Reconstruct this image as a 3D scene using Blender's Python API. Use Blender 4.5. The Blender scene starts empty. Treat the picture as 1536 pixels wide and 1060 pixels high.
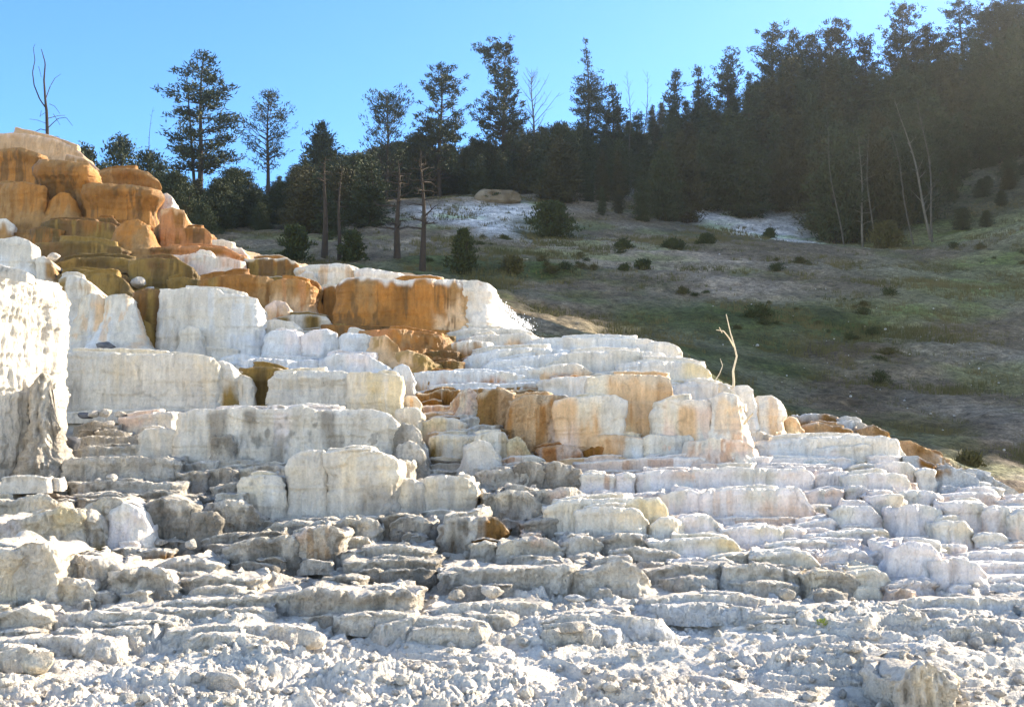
import bpy, math, random
import numpy as np
from mathutils import Vector, Euler

# ------------------------------------------------------------------ camera, light, exposure
SC = bpy.context.scene
COL = SC.collection
FPX = 1647.0                       # focal length in pixels of a 1536 px wide picture
PITCH = math.atan((640 - 530) / FPX)
CAMZ = 2.0
cam_d = bpy.data.cameras.new('camera')
cam_d.sensor_width = 36.0
cam_d.lens = FPX / 1536 * 36.0
cam_d.clip_start = 0.1
cam_d.clip_end = 3000
cam = bpy.data.objects.new('camera', cam_d)
COL.objects.link(cam)
cam.location = (0, 0, CAMZ)
cam.rotation_euler = (math.radians(90) + PITCH, 0, 0)
SC.camera = cam

SUN_EL, SUN_AZ = math.radians(23.5), math.radians(60)      # azimuth clockwise from the view direction
W = bpy.data.worlds.new('World')
SC.world = W
W.use_nodes = True
wn = W.node_tree.nodes
sky = wn.new('ShaderNodeTexSky')
sky.sky_type = 'NISHITA'
sky.sun_disc = False
sky.sun_elevation = SUN_EL
sky.sun_rotation = SUN_AZ
sky.altitude = 2000
sky.air_density = 1.0
sky.dust_density = 0.4
sky.ozone_density = 1.6
# clear blue ahead, warmed and brightened behind the camera as added fill for shaded faces
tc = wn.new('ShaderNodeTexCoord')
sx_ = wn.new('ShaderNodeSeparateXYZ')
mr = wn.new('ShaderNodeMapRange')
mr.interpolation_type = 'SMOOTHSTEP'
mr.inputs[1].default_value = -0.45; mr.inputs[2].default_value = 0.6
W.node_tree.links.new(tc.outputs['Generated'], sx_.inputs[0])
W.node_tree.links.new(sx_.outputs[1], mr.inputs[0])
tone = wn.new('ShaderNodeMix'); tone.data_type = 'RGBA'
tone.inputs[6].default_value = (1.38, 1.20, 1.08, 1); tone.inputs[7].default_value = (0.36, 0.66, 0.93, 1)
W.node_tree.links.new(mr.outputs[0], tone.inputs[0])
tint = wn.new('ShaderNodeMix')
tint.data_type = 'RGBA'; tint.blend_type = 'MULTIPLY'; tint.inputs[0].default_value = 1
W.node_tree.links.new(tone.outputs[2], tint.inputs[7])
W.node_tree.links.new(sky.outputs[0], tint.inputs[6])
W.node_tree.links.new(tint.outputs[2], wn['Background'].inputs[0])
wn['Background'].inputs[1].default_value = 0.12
sl = bpy.data.lights.new('sun', 'SUN')
sl.energy = 5.0
sl.angle = math.radians(0.6)
sl.color = (1.0, 0.86, 0.66)
so = bpy.data.objects.new('sun', sl)
COL.objects.link(so)
sdir = Vector((math.sin(SUN_AZ) * math.cos(SUN_EL), math.cos(SUN_AZ) * math.cos(SUN_EL), math.sin(SUN_EL)))
so.rotation_euler = sdir.to_track_quat('Z', 'Y').to_euler()
SC.view_settings.view_transform = 'Standard'
SC.view_settings.look = 'None'
SC.view_settings.exposure = 1.8
SC.view_settings.gamma = 1.0

# ------------------------------------------------------------------ helpers
cp, sp = math.cos(PITCH), math.sin(PITCH)


def at(x, y, d):
    """World point seen at picture position x, y (1536 x 1060) standing d metres away along +Y."""
    a = (np.asarray(x, float) - 768) / FPX
    b = (530 - np.asarray(y, float)) / FPX
    k = d / (cp - b * sp)
    return a * k, d + 0 * a * k, CAMZ + (sp + b * cp) * k


def hsh(ix, iy, iz, seed):
    h = (ix.astype(np.uint32) * np.uint32(374761393) + iy.astype(np.uint32) * np.uint32(668265263)
         + iz.astype(np.uint32) * np.uint32(2246822519) + np.uint32((seed * 3266489917) & 0xffffffff))
    h = (h ^ (h >> np.uint32(13))) * np.uint32(1274126177)
    h = (h ^ (h >> np.uint32(16))) * np.uint32(2654435761)
    return ((h >> np.uint32(8)) & np.uint32(0xffff)).astype(np.float32) / 32767.5 - 1.0


def vn(x, y, z, seed=0):
    """Value noise in -1..1."""
    x = np.asarray(x, np.float32) + 517.3; y = np.asarray(y, np.float32) + 613.7; z = np.asarray(z, np.float32) + 411.9
    x, y, z = np.broadcast_arrays(x, y, z)
    ix, iy, iz = np.floor(x).astype(np.int64), np.floor(y).astype(np.int64), np.floor(z).astype(np.int64)
    fx, fy, fz = x - ix, y - iy, z - iz
    fx = fx * fx * fx * (fx * (fx * 6 - 15) + 10); fy = fy * fy * fy * (fy * (fy * 6 - 15) + 10); fz = fz * fz * fz * (fz * (fz * 6 - 15) + 10)
    r = 0
    for dx in (0, 1):
        for dy in (0, 1):
            for dz in (0, 1):
                w = (fx if dx else 1 - fx) * (fy if dy else 1 - fy) * (fz if dz else 1 - fz)
                r = r + w * hsh(ix + dx, iy + dy, iz + dz, seed)
    return r


def fbm(x, y, z, seed=0, o=4, g=0.5):
    r, a, f, t = 0, 1.0, 1.0, 0
    for i in range(o):
        r = r + a * vn(x * f, y * f, z * f, seed + i * 17)
        t += a; a *= g; f *= 2.03
    return r / t


def quant(x, y, z, seed, k):
    """Noise in flat plateaus with steep edges: broken blocks."""
    n = vn(x, y, z, seed) * k
    f = n - np.floor(n)
    return (np.floor(n) + sstep(0.42, 0.58, f)) / k


def worley2(x, y, seed=0):
    """Distance to the nearest cell point, 2-D, and that cell's random value."""
    x = np.asarray(x, np.float32) + 300; y = np.asarray(y, np.float32) + 300
    ix, iy = np.floor(x).astype(np.int64), np.floor(y).astype(np.int64)
    best = np.full(x.shape, 9.0, np.float32); val = np.zeros(x.shape, np.float32)
    z0 = np.zeros_like(ix)
    for dx in (-1, 0, 1):
        for dy in (-1, 0, 1):
            cx, cy = ix + dx, iy + dy
            px = cx + 0.5 + 0.42 * hsh(cx, cy, z0, seed); py = cy + 0.5 + 0.42 * hsh(cx, cy, z0, seed + 5)
            q = (x - px) ** 2 + (y - py) ** 2
            m = q < best
            best = np.where(m, q, best); val = np.where(m, hsh(cx, cy, z0, seed + 9), val)
    return np.sqrt(best), val


def sstep(a, b, x):
    t = np.clip((x - a) / (b - a), 0, 1)
    return t * t * (3 - 2 * t)


def mesh_np(name, V, F, col=None, smooth=True):
    me = bpy.data.meshes.new(name)
    V = np.ascontiguousarray(V, np.float32); F = np.ascontiguousarray(F, np.int32)
    k = F.shape[1]
    me.vertices.add(len(V)); me.vertices.foreach_set('co', V.ravel())
    me.loops.add(F.size); me.loops.foreach_set('vertex_index', F.ravel())
    me.polygons.add(len(F))
    me.polygons.foreach_set('loop_start', np.arange(0, F.size, k, dtype=np.int32))
    me.polygons.foreach_set('loop_total', np.full(len(F), k, np.int32))
    me.polygons.foreach_set('use_smooth', np.full(len(F), smooth, bool))
    me.update(calc_edges=True)
    if col is not None:
        ca = me.color_attributes.new('Col', 'FLOAT_COLOR', 'POINT')
        c4 = np.ones((len(V), 4), np.float32); c4[:, :3] = np.clip(col, 0, 1)
        ca.data.foreach_set('color', c4.ravel())
    return me


def link(name, me, mat, parent=None, loc=None):
    o = bpy.data.objects.new(name, me)
    COL.objects.link(o)
    if mat and not me.materials:
        me.materials.append(mat)
    if parent:
        o.parent = parent
    if loc is not None:
        o.location = loc
    return o


def tag(o, label=None, cat=None, group=None, kind=None):
    if label: o['label'] = label
    if cat: o['category'] = cat
    if group: o['group'] = group
    if kind: o['kind'] = kind
    return o


def empty(name, loc):
    o = bpy.data.objects.new(name, None)
    o.empty_display_size = 0.3
    COL.objects.link(o)
    o.location = loc
    return o


# ------------------------------------------------------------------ materials
def new_mat(name):
    m = bpy.data.materials.new(name)
    m.use_nodes = True
    return m, m.node_tree.nodes, m.node_tree.links, m.node_tree.nodes['Principled BSDF']


def noise_node(n, l, geo, scale, detail=4, rough=0.6, vec=None):
    t = n.new('ShaderNodeTexNoise')
    t.inputs['Scale'].default_value = scale; t.inputs['Detail'].default_value = detail; t.inputs['Roughness'].default_value = rough
    l.new(vec if vec is not None else geo.outputs['Position'], t.inputs['Vector'])
    return t


def mul_col(n, l, c, fac_socket, lo, hi, a=0.3, b=0.7):
    r = n.new('ShaderNodeMapRange')
    r.inputs[1].default_value = a; r.inputs[2].default_value = b; r.inputs[3].default_value = lo; r.inputs[4].default_value = hi
    l.new(fac_socket, r.inputs[0])
    m = n.new('ShaderNodeMix'); m.data_type = 'RGBA'; m.blend_type = 'MULTIPLY'; m.inputs[0].default_value = 1
    l.new(c, m.inputs[6]); l.new(r.outputs[0], m.inputs[7])
    return m.outputs[2]


def travertine(name, rough, bump1, bump2, var, spec, d1=0.09, d2=0.05):
    m, n, l, p = new_mat(name)
    geo = n.new('ShaderNodeNewGeometry')
    at_ = n.new('ShaderNodeAttribute'); at_.attribute_name = 'Col'
    mp = n.new('ShaderNodeMapping'); mp.inputs['Scale'].default_value = (1, 1, 0.22)
    l.new(geo.outputs['Position'], mp.inputs['Vector'])
    n1 = noise_node(n, l, geo, 9, 5, 0.65, mp.outputs[0])       # drawn out vertically: run marks
    n2 = noise_node(n, l, geo, 34, 4, 0.7)
    n3 = noise_node(n, l, geo, 3.1, 3, 0.6)
    c = mul_col(n, l, at_.outputs['Color'], n1.outputs[0], 1 - var, 1 + var * 0.5)
    c = mul_col(n, l, c, n2.outputs[0], 1 - var, 1 + var * 0.5)
    c = mul_col(n, l, c, n3.outputs[0], 1 - var * 0.6, 1.04)
    l.new(c, p.inputs['Base Color'])
    p.inputs['Roughness'].default_value = rough
    p.inputs['Specular IOR Level'].default_value = spec
    b1 = n.new('ShaderNodeBump'); b1.inputs['Strength'].default_value = bump1; b1.inputs['Distance'].default_value = d1
    l.new(n1.outputs[0], b1.inputs['Height'])
    b2 = n.new('ShaderNodeBump'); b2.inputs['Strength'].default_value = bump2; b2.inputs['Distance'].default_value = d2
    l.new(n2.outputs[0], b2.inputs['Height']); l.new(b1.outputs[0], b2.inputs['Normal'])
    l.new(b2.outputs[0], p.inputs['Normal'])
    return m


M_WET = travertine('wet_travertine', 0.55, 0.7, 0.7, 0.17, 0.35)
M_DRY = travertine('dry_travertine', 0.9, 0.8, 1.0, 0.24, 0.15)
M_CRUST = travertine('travertine_crust', 0.9, 0.5, 0.9, 0.16, 0.15)


def hill_material():
    m, n, l, p = new_mat('hillside_soil')
    geo = n.new('ShaderNodeNewGeometry')
    at_ = n.new('ShaderNodeAttribute'); at_.attribute_name = 'Col'
    a = noise_node(n, l, geo, 0.5, 6, 0.65); b = noise_node(n, l, geo, 3.2, 5, 0.75); c_ = noise_node(n, l, geo, 14, 3, 0.7)
    c = mul_col(n, l, at_.outputs['Color'], a.outputs[0], 0.55, 1.45)
    c = mul_col(n, l, c, b.outputs[0], 0.35, 1.6)
    c = mul_col(n, l, c, c_.outputs[0], 0.55, 1.45)
    l.new(c, p.inputs['Base Color'])
    p.inputs['Roughness'].default_value = 0.95; p.inputs['Specular IOR Level'].default_value = 0.1
    bp = n.new('ShaderNodeBump'); bp.inputs['Strength'].default_value = 0.7; bp.inputs['Distance'].default_value = 0.15
    l.new(b.outputs[0], bp.inputs['Height']); l.new(bp.outputs[0], p.inputs['Normal'])
    return m


M_HILL = hill_material()


def simple_mat(name, rgb, rough=0.8, var=0.25, scale=4.0, spec=0.2, rgb2=None, emit=None):
    m, n, l, p = new_mat(name)
    geo = n.new('ShaderNodeNewGeometry')
    t = noise_node(n, l, geo, scale, 5, 0.65)
    r = n.new('ShaderNodeValToRGB')
    c2 = rgb2 or tuple(min(1, v * (1 + var)) for v in rgb)
    c1 = rgb if rgb2 else tuple(v * (1 - var) for v in rgb)
    r.color_ramp.elements[0].position = 0.3; r.color_ramp.elements[1].position = 0.7
    r.color_ramp.elements[0].color = (*c1, 1); r.color_ramp.elements[1].color = (*c2, 1)
    l.new(t.outputs[0], r.inputs[0]); l.new(r.outputs[0], p.inputs['Base Color'])
    p.inputs['Roughness'].default_value = rough; p.inputs['Specular IOR Level'].default_value = spec
    return m


M_NEEDLE = simple_mat('pine_needles', (0.022, 0.032, 0.014), 0.7, scale=0.9, rgb2=(0.05, 0.062, 0.022))
M_NEEDLE2 = simple_mat('fir_needles', (0.030, 0.031, 0.011), 0.7, scale=0.7, rgb2=(0.062, 0.056, 0.020))
M_NEEDLE3 = simple_mat('olive_needles', (0.040, 0.042, 0.012), 0.7, scale=0.7, rgb2=(0.078, 0.076, 0.022))
M_NEEDLE4 = simple_mat('brownish_needles', (0.034, 0.028, 0.013), 0.7, scale=0.7, rgb2=(0.066, 0.053, 0.025))
M_JUNIPER = simple_mat('juniper_leaves', (0.022, 0.036, 0.010), 0.75, scale=1.3, rgb2=(0.05, 0.062, 0.016))
M_YSHRUB = simple_mat('dry_shrub_leaves', (0.05, 0.055, 0.015), 0.8, scale=1.3, rgb2=(0.10, 0.085, 0.03))
M_BARK = simple_mat('pine_bark', (0.045, 0.034, 0.026), 0.9, scale=5)
M_GREYBARK = simple_mat('weathered_bark', (0.06, 0.052, 0.043), 0.9, scale=5, rgb2=(0.12, 0.108, 0.09))
M_PALEBARK = simple_mat('pale_bark', (0.085, 0.078, 0.062), 0.85, scale=3, rgb2=(0.20, 0.18, 0.145))
M_TWIG = simple_mat('bleached_wood', (0.62, 0.52, 0.36), 0.7, scale=9)
M_GRASS = simple_mat('dry_grass', (0.06, 0.065, 0.018), 0.85, scale=0.25, rgb2=(0.17, 0.135, 0.06))
M_STONE = simple_mat('pale_stones', (0.35, 0.33, 0.30), 0.9, scale=2, rgb2=(0.6, 0.57, 0.52))
M_DARKROCK = simple_mat('dark_rock', (0.06, 0.062, 0.07), 0.8, scale=6, rgb2=(0.16, 0.16, 0.17))
M_CLIFF = simple_mat('tan_cliff_rock', (0.12, 0.09, 0.055), 0.9, scale=0.8, rgb2=(0.27, 0.22, 0.15))
M_WATER = simple_mat('white_water', (0.80, 0.84, 0.88), 0.35, var=0.08, scale=6, spec=0.5)

# ------------------------------------------------------------------ the terraces, as ledges
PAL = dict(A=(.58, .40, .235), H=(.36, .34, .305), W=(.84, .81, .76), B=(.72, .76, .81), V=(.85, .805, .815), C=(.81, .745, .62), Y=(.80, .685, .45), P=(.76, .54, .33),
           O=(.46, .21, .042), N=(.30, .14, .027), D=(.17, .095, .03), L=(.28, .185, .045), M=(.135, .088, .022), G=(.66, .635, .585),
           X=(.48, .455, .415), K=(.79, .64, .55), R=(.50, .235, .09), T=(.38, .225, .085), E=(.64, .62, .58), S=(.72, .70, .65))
PAL = {k_: (min(.9, v[0] * 1.05), v[1], v[2] * .93) for k_, v in PAL.items()}
DY = np.array([150, 200, 240, 300, 340, 380, 430, 470, 500, 530, 560, 610, 640, 690, 720, 770, 800, 850, 900, 960, 1060, 1200.])
DD = np.array([50, 46, 42, 38, 35.5, 32.5, 29.5, 27, 25.5, 24, 22.5, 20.5, 19, 17.2, 16.2, 14.3, 13.3, 11.8, 10.4, 9.1, 7.4, 5.8])


def dfun(y):
    return np.interp(y, DY, DD)


CTRL = []          # terrain control points: x, y, z, kind (0 crust, 1 hill), r, g, b


def pts(s):
    if isinstance(s, (int, float)):
        return None
    return np.array([[float(v) for v in q.split(',')] for q in s.split()])


def colour_run(codes, u):
    cs = np.array([PAL[c] for c in codes.replace(' ', '')])
    if len(cs) == 1:
        return np.repeat(cs, u.size, 0).reshape(u.shape + (3,))
    t = np.clip(u, 0, 1) * len(cs) - 0.5
    i = np.clip(np.floor(t).astype(int), 0, len(cs) - 2)
    f = np.clip((t - i - 0.28) / 0.44, 0, 1)[..., None]
    f = f * f * (3 - 2 * f)
    return cs[i] * (1 - f) + cs[i + 1] * f


LSEED = [0]
VPX = 1.5


def ledge_mesh(top, bot, ct='W', cb=None, st=None, sa=0.5, rim='W', ra=0.7, dirt=0.0, k='w', back=None, bat=0.10, lip=0.03,
               lobe=None, fl=0.02, cr=0.20, dd=0.0, sink=0.25, waist=0.0, rl=None, crack=0.5, crs=1.0, turn=0.0):
    """One ledge: a face with rounded corners that runs up to a lip and then back into the slope as a tread."""
    LSEED[0] += 1
    seed = LSEED[0] * 31
    T = pts(top); x0, x1 = T[0, 0], T[-1, 0]
    Bp = pts(bot)
    xs = np.linspace(x0, x1, int(np.clip((x1 - x0) / VPX, 14, 420)))
    yt = np.interp(xs, T[:, 0], T[:, 1])
    yb = np.full(xs.shape, float(bot)) if Bp is None else np.interp(xs, Bp[:, 0], Bp[:, 1])
    ym = yb.mean()
    d0 = float(dfun(ym)) + dd
    mpp = d0 / FPX
    d = d0 + 0.45 * (dfun(yb) - dfun(ym)) + turn * (xs - x0) / (x1 - x0)
    wid = (x1 - x0) * mpp
    hgt = max(0.08, (yb - yt).mean() * mpp)
    dry = (k == 'd')
    if lobe is None: lobe = min(0.065, 0.16 * hgt, 0.07 * wid + 0.02)
    else: lobe *= 0.8
    if back is None: back = min(2.2, 0.7 + 1.2 * hgt)
    rc = max(0.03, min(cr * wid, 0.32, 0.6 * hgt + 0.04))
    X = at(xs, yt, d)[0]
    el = np.clip((X - X[0]) / rc, 0, 1); er = np.clip((X[-1] - X) / rc, 0, 1)
    d = d + rc * (1 - np.sqrt(1 - (1 - el) ** 2)) + rc * (1 - np.sqrt(1 - (1 - er) ** 2))
    X, Y, Zt = at(xs, yt, d)
    Zb = at(xs, yb, d)[2]
    for q in np.linspace(0, len(xs) - 1, max(2, int(wid / 0.7) + 1)).astype(int):
        c_ = colour_run(cb or ct, np.array([q / (len(xs) - 1.0)]))[0]
        CTRL.append((X[q], Y[q] + 0.18, Zb[q] - 0.04, 0, *c_))
    nr = int(np.clip(back / (mpp * 4), 6, 26))
    g = np.linspace(0, 1, nr + 1)[1:]
    XL, YL = X[0] + max(0, X[0]) * 0.65 * back * g / Y[0] + 0.12 * wid * g ** 2, Y[0] + back * g
    XR, YR = X[-1] + min(0, X[-1]) * 0.65 * back * g / Y[-1] - 0.12 * wid * g ** 2, Y[-1] + back * g
    PX = np.concatenate([XL[::-1], X, XR]); PY = np.concatenate([YL[::-1], Y, YR])
    one = np.ones(nr)
    PT = np.concatenate([one * Zt[0], Zt, one * Zt[-1]]); PB = np.concatenate([one * Zb[0], Zb, one * Zb[-1]])
    U = np.concatenate([0 * one, np.linspace(0, 1, len(xs)), one])
    tx, ty = np.gradient(PX), np.gradient(PY)
    ln = np.hypot(tx, ty) + 1e-9
    nx, ny = ty / ln, -tx / ln
    ker = np.array([1, 2, 3, 2, 1.]) / 9
    nx = np.convolve(np.pad(nx, 2, 'edge'), ker, 'valid'); ny = np.convolve(np.pad(ny, 2, 'edge'), ker, 'valid')
    # ragged, scalloped rim
    PT = PT + (0.018 if not dry else 0.035) * fbm(PX * 4.5, PY * 4.5, 0 * PX, seed + 3, 4) * min(1, hgt / 0.25)
    blk = quant(PX * 2.6, PY * 2.6, 0 * PX, seed + 40, 2.2)
    PT = PT + (0.016 if not dry else 0.030) * blk * min(1, hgt / 0.3)
    rl = rl if rl is not None else min(0.032 if not dry else 0.022, 0.2 * hgt)
    nf = int(np.clip((yb - yt).mean() / VPX + sink / mpp / 8, 8, 170)); nl = 5
    tr = np.array([0.02, 0.045, 0.08, 0.13, 0.2, 0.3, 0.45, 0.7, 1.0])
    zb0 = PB - sink
    rows_x, rows_y, rows_z, vv, tt = [], [], [], [], []
    xb, yb_ = 0.5 * (X[0] + X[-1]), Y.max() + back
    zt_back = 0.7 * PT.min() + 0.3 * PT.mean() - 0.04
    for i in range(nf):
        t = i / (nf - 1)
        z = zb0 + (PT - rl - zb0) * t
        f = np.clip((z - PB) / np.maximum(PT - PB, 0.03), -0.5, 1)          # 0 at the visible base, 1 at the rim
        off = bat * hgt * np.clip(1 - f, 0, 1.3) ** 1.4 + lip * np.exp(-((f - 0.84) / 0.16) ** 2) - waist * np.exp(-((f - 0.36) / 0.22) ** 2)
        rows_x.append(PX + nx * off); rows_y.append(PY + ny * off); rows_z.append(z); vv.append(f); tt.append(0 * f)
    f = np.clip((PT - rl - PB) / np.maximum(PT - PB, 0.03), 0, 1)
    o1 = bat * hgt * np.clip(1 - f, 0, 1) ** 1.4 + lip * np.exp(-((f - 0.84) / 0.16) ** 2)
    for i in range(1, nl + 1):
        th = math.pi / 2 * i / nl
        o = o1 - rl * (1 - math.cos(th))
        rows_x.append(PX + nx * o); rows_y.append(PY + ny * o); rows_z.append(PT - rl + rl * math.sin(th)); vv.append(0 * f + 1); tt.append(0 * f)
    lx, ly, lz = rows_x[-1], rows_y[-1], rows_z[-1]
    txx, tyy = xb + (lx - xb) * 0.12, yb_ + 0 * lx
    for s in tr:
        rows_x.append(lx + (txx - lx) * s); rows_y.append(ly + (tyy - ly) * s); rows_z.append(lz + (zt_back - lz) * s)
        vv.append(0 * f + 1); tt.append(0 * f + s)
    GX, GY, GZ = np.array(rows_x), np.array(rows_y), np.array(rows_z)
    VV, TT = np.array(vv), np.array(tt)
    UU = np.repeat(U[None], len(GX), 0)
    NX, NY = np.repeat(nx[None], len(GX), 0), np.repeat(ny[None], len(GX), 0)
    fade = np.exp(-TT * 9)
    px, py, pz = GX.copy(), GY.copy(), GZ.copy()
    # scallops: rounded bulges that meet in sharp grooves
    fr = 1.0 / max(0.22, min(0.9, 0.8 * hgt + 0.1))
    n1 = np.abs(vn(px * fr, py * fr, pz * fr * 0.22, seed))
    n2 = np.abs(vn(px * fr * 2.4, py * fr * 2.4, pz * fr * 0.5, seed + 1))
    off = lobe * (1.7 * np.minimum(n1, 0.55) - 0.45) + 0.38 * lobe * (1.7 * np.minimum(n2, 0.55) - 0.4)
    off = off + fl * vn(px * 11, py * 11, pz * 2.0, seed + 2) + 0.7 * fl * vn(px * 25, py * 25, pz * 5, seed + 4) + 0.45 * fl * vn(px * 48, py * 48, pz * 16, seed + 5)
    off = off + (0.020 if not dry else 0.035) * quant(px * 2.1, py * 2.1, pz * 0.7, seed + 41, 2.5) * min(1, hgt / 0.3)
    if dry:
        off = off + 0.03 * quant(px * 4.5, py * 4.5, pz * 4.0, seed + 42, 2.5)
        off = off + 0.052 * fbm(px * 5, py * 5, pz * 5, seed + 6, 5, 0.62) + 0.018 * vn(px * 26, py * 26, pz * 26, seed + 7)
    else:
        off = off + 0.014 * fbm(px * 7, py * 7, pz * 9, seed + 6, 3, 0.6)
        # thin horizontal courses where the sheet of water laid down lime
        off = off + 0.010 * vn(px * 0.8, py * 0.8, pz * 22, seed + 12) * sstep(0.15, 0.6, hgt)
        off = off + 0.045 * quant(px * 0.9, py * 0.9, pz * 4.5, seed + 13, 2.0) * sstep(0.25, 0.7, hgt) * crs
    GX += NX * off * fade; GY += NY * off * fade
    zn = (0.035 if dry else 0.016) * fbm(px * 6, py * 6, pz * 6, seed + 8, 4, 0.6)
    GZ += zn * np.where(VV > 0.8, 1.0, 0.5) + np.where(TT > 0, 0.02 * fbm(px * 3, py * 3, pz, seed + 9, 3), 0)
    # colours that belong to the rock: run stains, rims, dirt
    wob = 0.05 * vn(px * 3, py * 3, pz * 0.9, seed + 21) + 0.022 * vn(px * 9, py * 9, pz * 1.5, seed + 22)
    uw = UU + wob * min(1.0, 1.2 / max(wid, 0.3))
    C = colour_run(ct, uw)
    if cb:
        m = sstep(0.75, 0.2, VV + 0.3 * vn(px * 6, py * 6, pz * 1.3, seed + 23) + 0.12 * vn(px * 20, py * 20, pz * 4, seed + 24))[..., None]
        C = C * (1 - m) + colour_run(cb, uw) * m
    if st:
        s = vn(px * 4.2, py * 4.2, pz * 0.55, seed + 25) * 0.6 + vn(px * 12, py * 12, pz * 1.1, seed + 26) * 0.4 + vn(px * 30, py * 30, pz * 1.6, seed + 29) * 0.25
        m = (sstep(0.28 - 0.55 * sa, 0.52 - 0.4 * sa, s) * min(1, 0.45 + sa))[..., None]
        C = C * (1 - m) + np.array(PAL[st]) * m
    if dirt:
        s = fbm(px * 2.6, py * 2.6, pz * 1.7, seed + 27, 4, 0.65) + 0.35 * vn(px * 14, py * 14, pz * 10, seed + 28)
        m = (sstep(0.36 - 0.6 * dirt, 0.62 - 0.5 * dirt, s) * 0.75)[..., None]
        C = C * (1 - m) + np.array((.25, .235, .20)) * m
    C = C * (1 + 0.08 * vn(px * 20, py * 20, pz * 1.1, seed + 34) + 0.06 * vn(px * 46, py * 46, pz * 2.0, seed + 35) + 0.10 * fbm(px * 3.5, py * 3.5, pz * 3.5, seed + 36, 4, .65))[..., None] if not dry else C
    # hairline cracks and pores
    cn = np.abs(vn(px * 2.3 + 0.3 * vn(px * 5, py * 5, pz * 5, seed + 30), py * 2.3, pz * 0.7, seed + 31))
    m = (sstep(0.035, 0.0, cn) * crack * sstep(-0.1, 0.3, vn(px, py, pz, seed + 32)))[..., None]
    C = C * (1 - m * 0.55)
    m = (sstep(0.86, 1.0, VV + 0.10 * vn(px * 7, py * 7, pz * 3, seed + 33) + 0.5 * (TT > 0)) * ra)[..., None]
    C = C * (1 - m) + np.array(PAL[rim]) * m
    V = np.stack([GX, GY, GZ], -1)
    R, K = GX.shape
    idx = np.arange(R * K).reshape(R, K)
    F = np.stack([idx[:-1, :-1], idx[:-1, 1:], idx[1:, 1:], idx[1:, :-1]], -1).reshape(-1, 4)
    return V.reshape(-1, 3), F, C.reshape(-1, 3), (float(PX.mean()), float(Y.mean()), float(PB.min()))


TERR = []


def crumble(a, r):
    """Small broken ledges along the foot and the rim of ledge a."""
    top, bot, o = a
    T = pts(top); x0, x1 = max(T[0, 0], -20), min(T[-1, 0], 1556)
    B = pts(bot)
    by = (lambda x: float(bot)) if B is None else (lambda x: float(np.interp(x, B[:, 0], B[:, 1])))
    ty = lambda x: float(np.interp(x, T[:, 0], T[:, 1]))
    if x1 - x0 < 46: return []
    out = []
    codes = (o.get('cb') or o['ct']).replace(' ', '')
    tops = o['ct'].replace(' ', '')
    low = by((x0 + x1) / 2) > 560
    for foot in (True, False):
        n = (x1 - x0) / (58 if low else 46 if set(codes) & set('LMD') else 80) * (1 if foot else .55)
        for _ in range(int(n + r.random())):
            w = min(r.uniform(18, 78) if r.random() < (.8 if o.get('k') == 'd' else .35) else r.uniform(80, 190), .6 * (x1 - x0))
            xa = r.uniform(x0 + 2, x1 - w - 2)
            xm = xa + w / 2; u = (xm - x0) / (x1 - x0)
            sl = by(xa + w) - by(xa) if foot else ty(xa + w) - ty(xa)
            if foot:
                yb = by(xm) + r.uniform(0, 5); h = r.uniform(5, 13)
                c = codes[min(len(codes) - 1, int(u * len(codes)))]; dd = o.get('dd', 0) - r.uniform(.05, .3)
            else:
                h = r.uniform(4, 9); yb = ty(xm) + h * r.uniform(.15, .5)
                c = tops[min(len(tops) - 1, int(u * len(tops)))]
                dd = float(dfun(by(xm)) - dfun(yb)) + o.get('dd', 0) + r.uniform(.15, .5)
            yt = yb - h
            j = lambda: r.uniform(-1.5, 1.5)
            tp = ' '.join('%.1f,%.1f' % (xa + w * q, yt + sl * (q - .5) + j() + (2.5 if q in (0, 1) else 0)) for q in (0, .25, .5, .75, 1))
            bt = '%.1f,%.1f %.1f,%.1f' % (xa - 3, yb - sl / 2, xa + w + 3, yb + sl / 2)
            k = o.get('k', 'w')
            out.append((tp, bt, dict(ct=c, cb=None, rim=o.get('rim', 'W'), ra=.6, k=k, dirt=o.get('dirt', 0) * .7, dd=dd, bat=.25, back=.6, cr=r.uniform(.08, .3), sink=.12)))
    return out


def terrace(label, *ledges, name='travertine_terrace', cat='terrace', group='stepped travertine terraces'):
    r = random.Random(len(TERR) + 3)
    extra = []
    for a in ledges: extra += crumble(a, r)
    r.shuffle(extra)
    extra = extra[:96 - len(ledges)]
    built = [(ledge_mesh(*a[:2], **a[2]), a[2].get('k', 'w')) for a in list(ledges)]
    n = len(CTRL)
    built += [(ledge_mesh(*a[:2], **a[2]), a[2].get('k', 'w')) for a in extra]
    del CTRL[n:]
    TERR.append((label, name, cat, group, built))


def L(top, bot, ct='W', cb=None, **o):
    o = dict(o); o['ct'] = ct; o['cb'] = cb
    return (top, bot, o)


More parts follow.
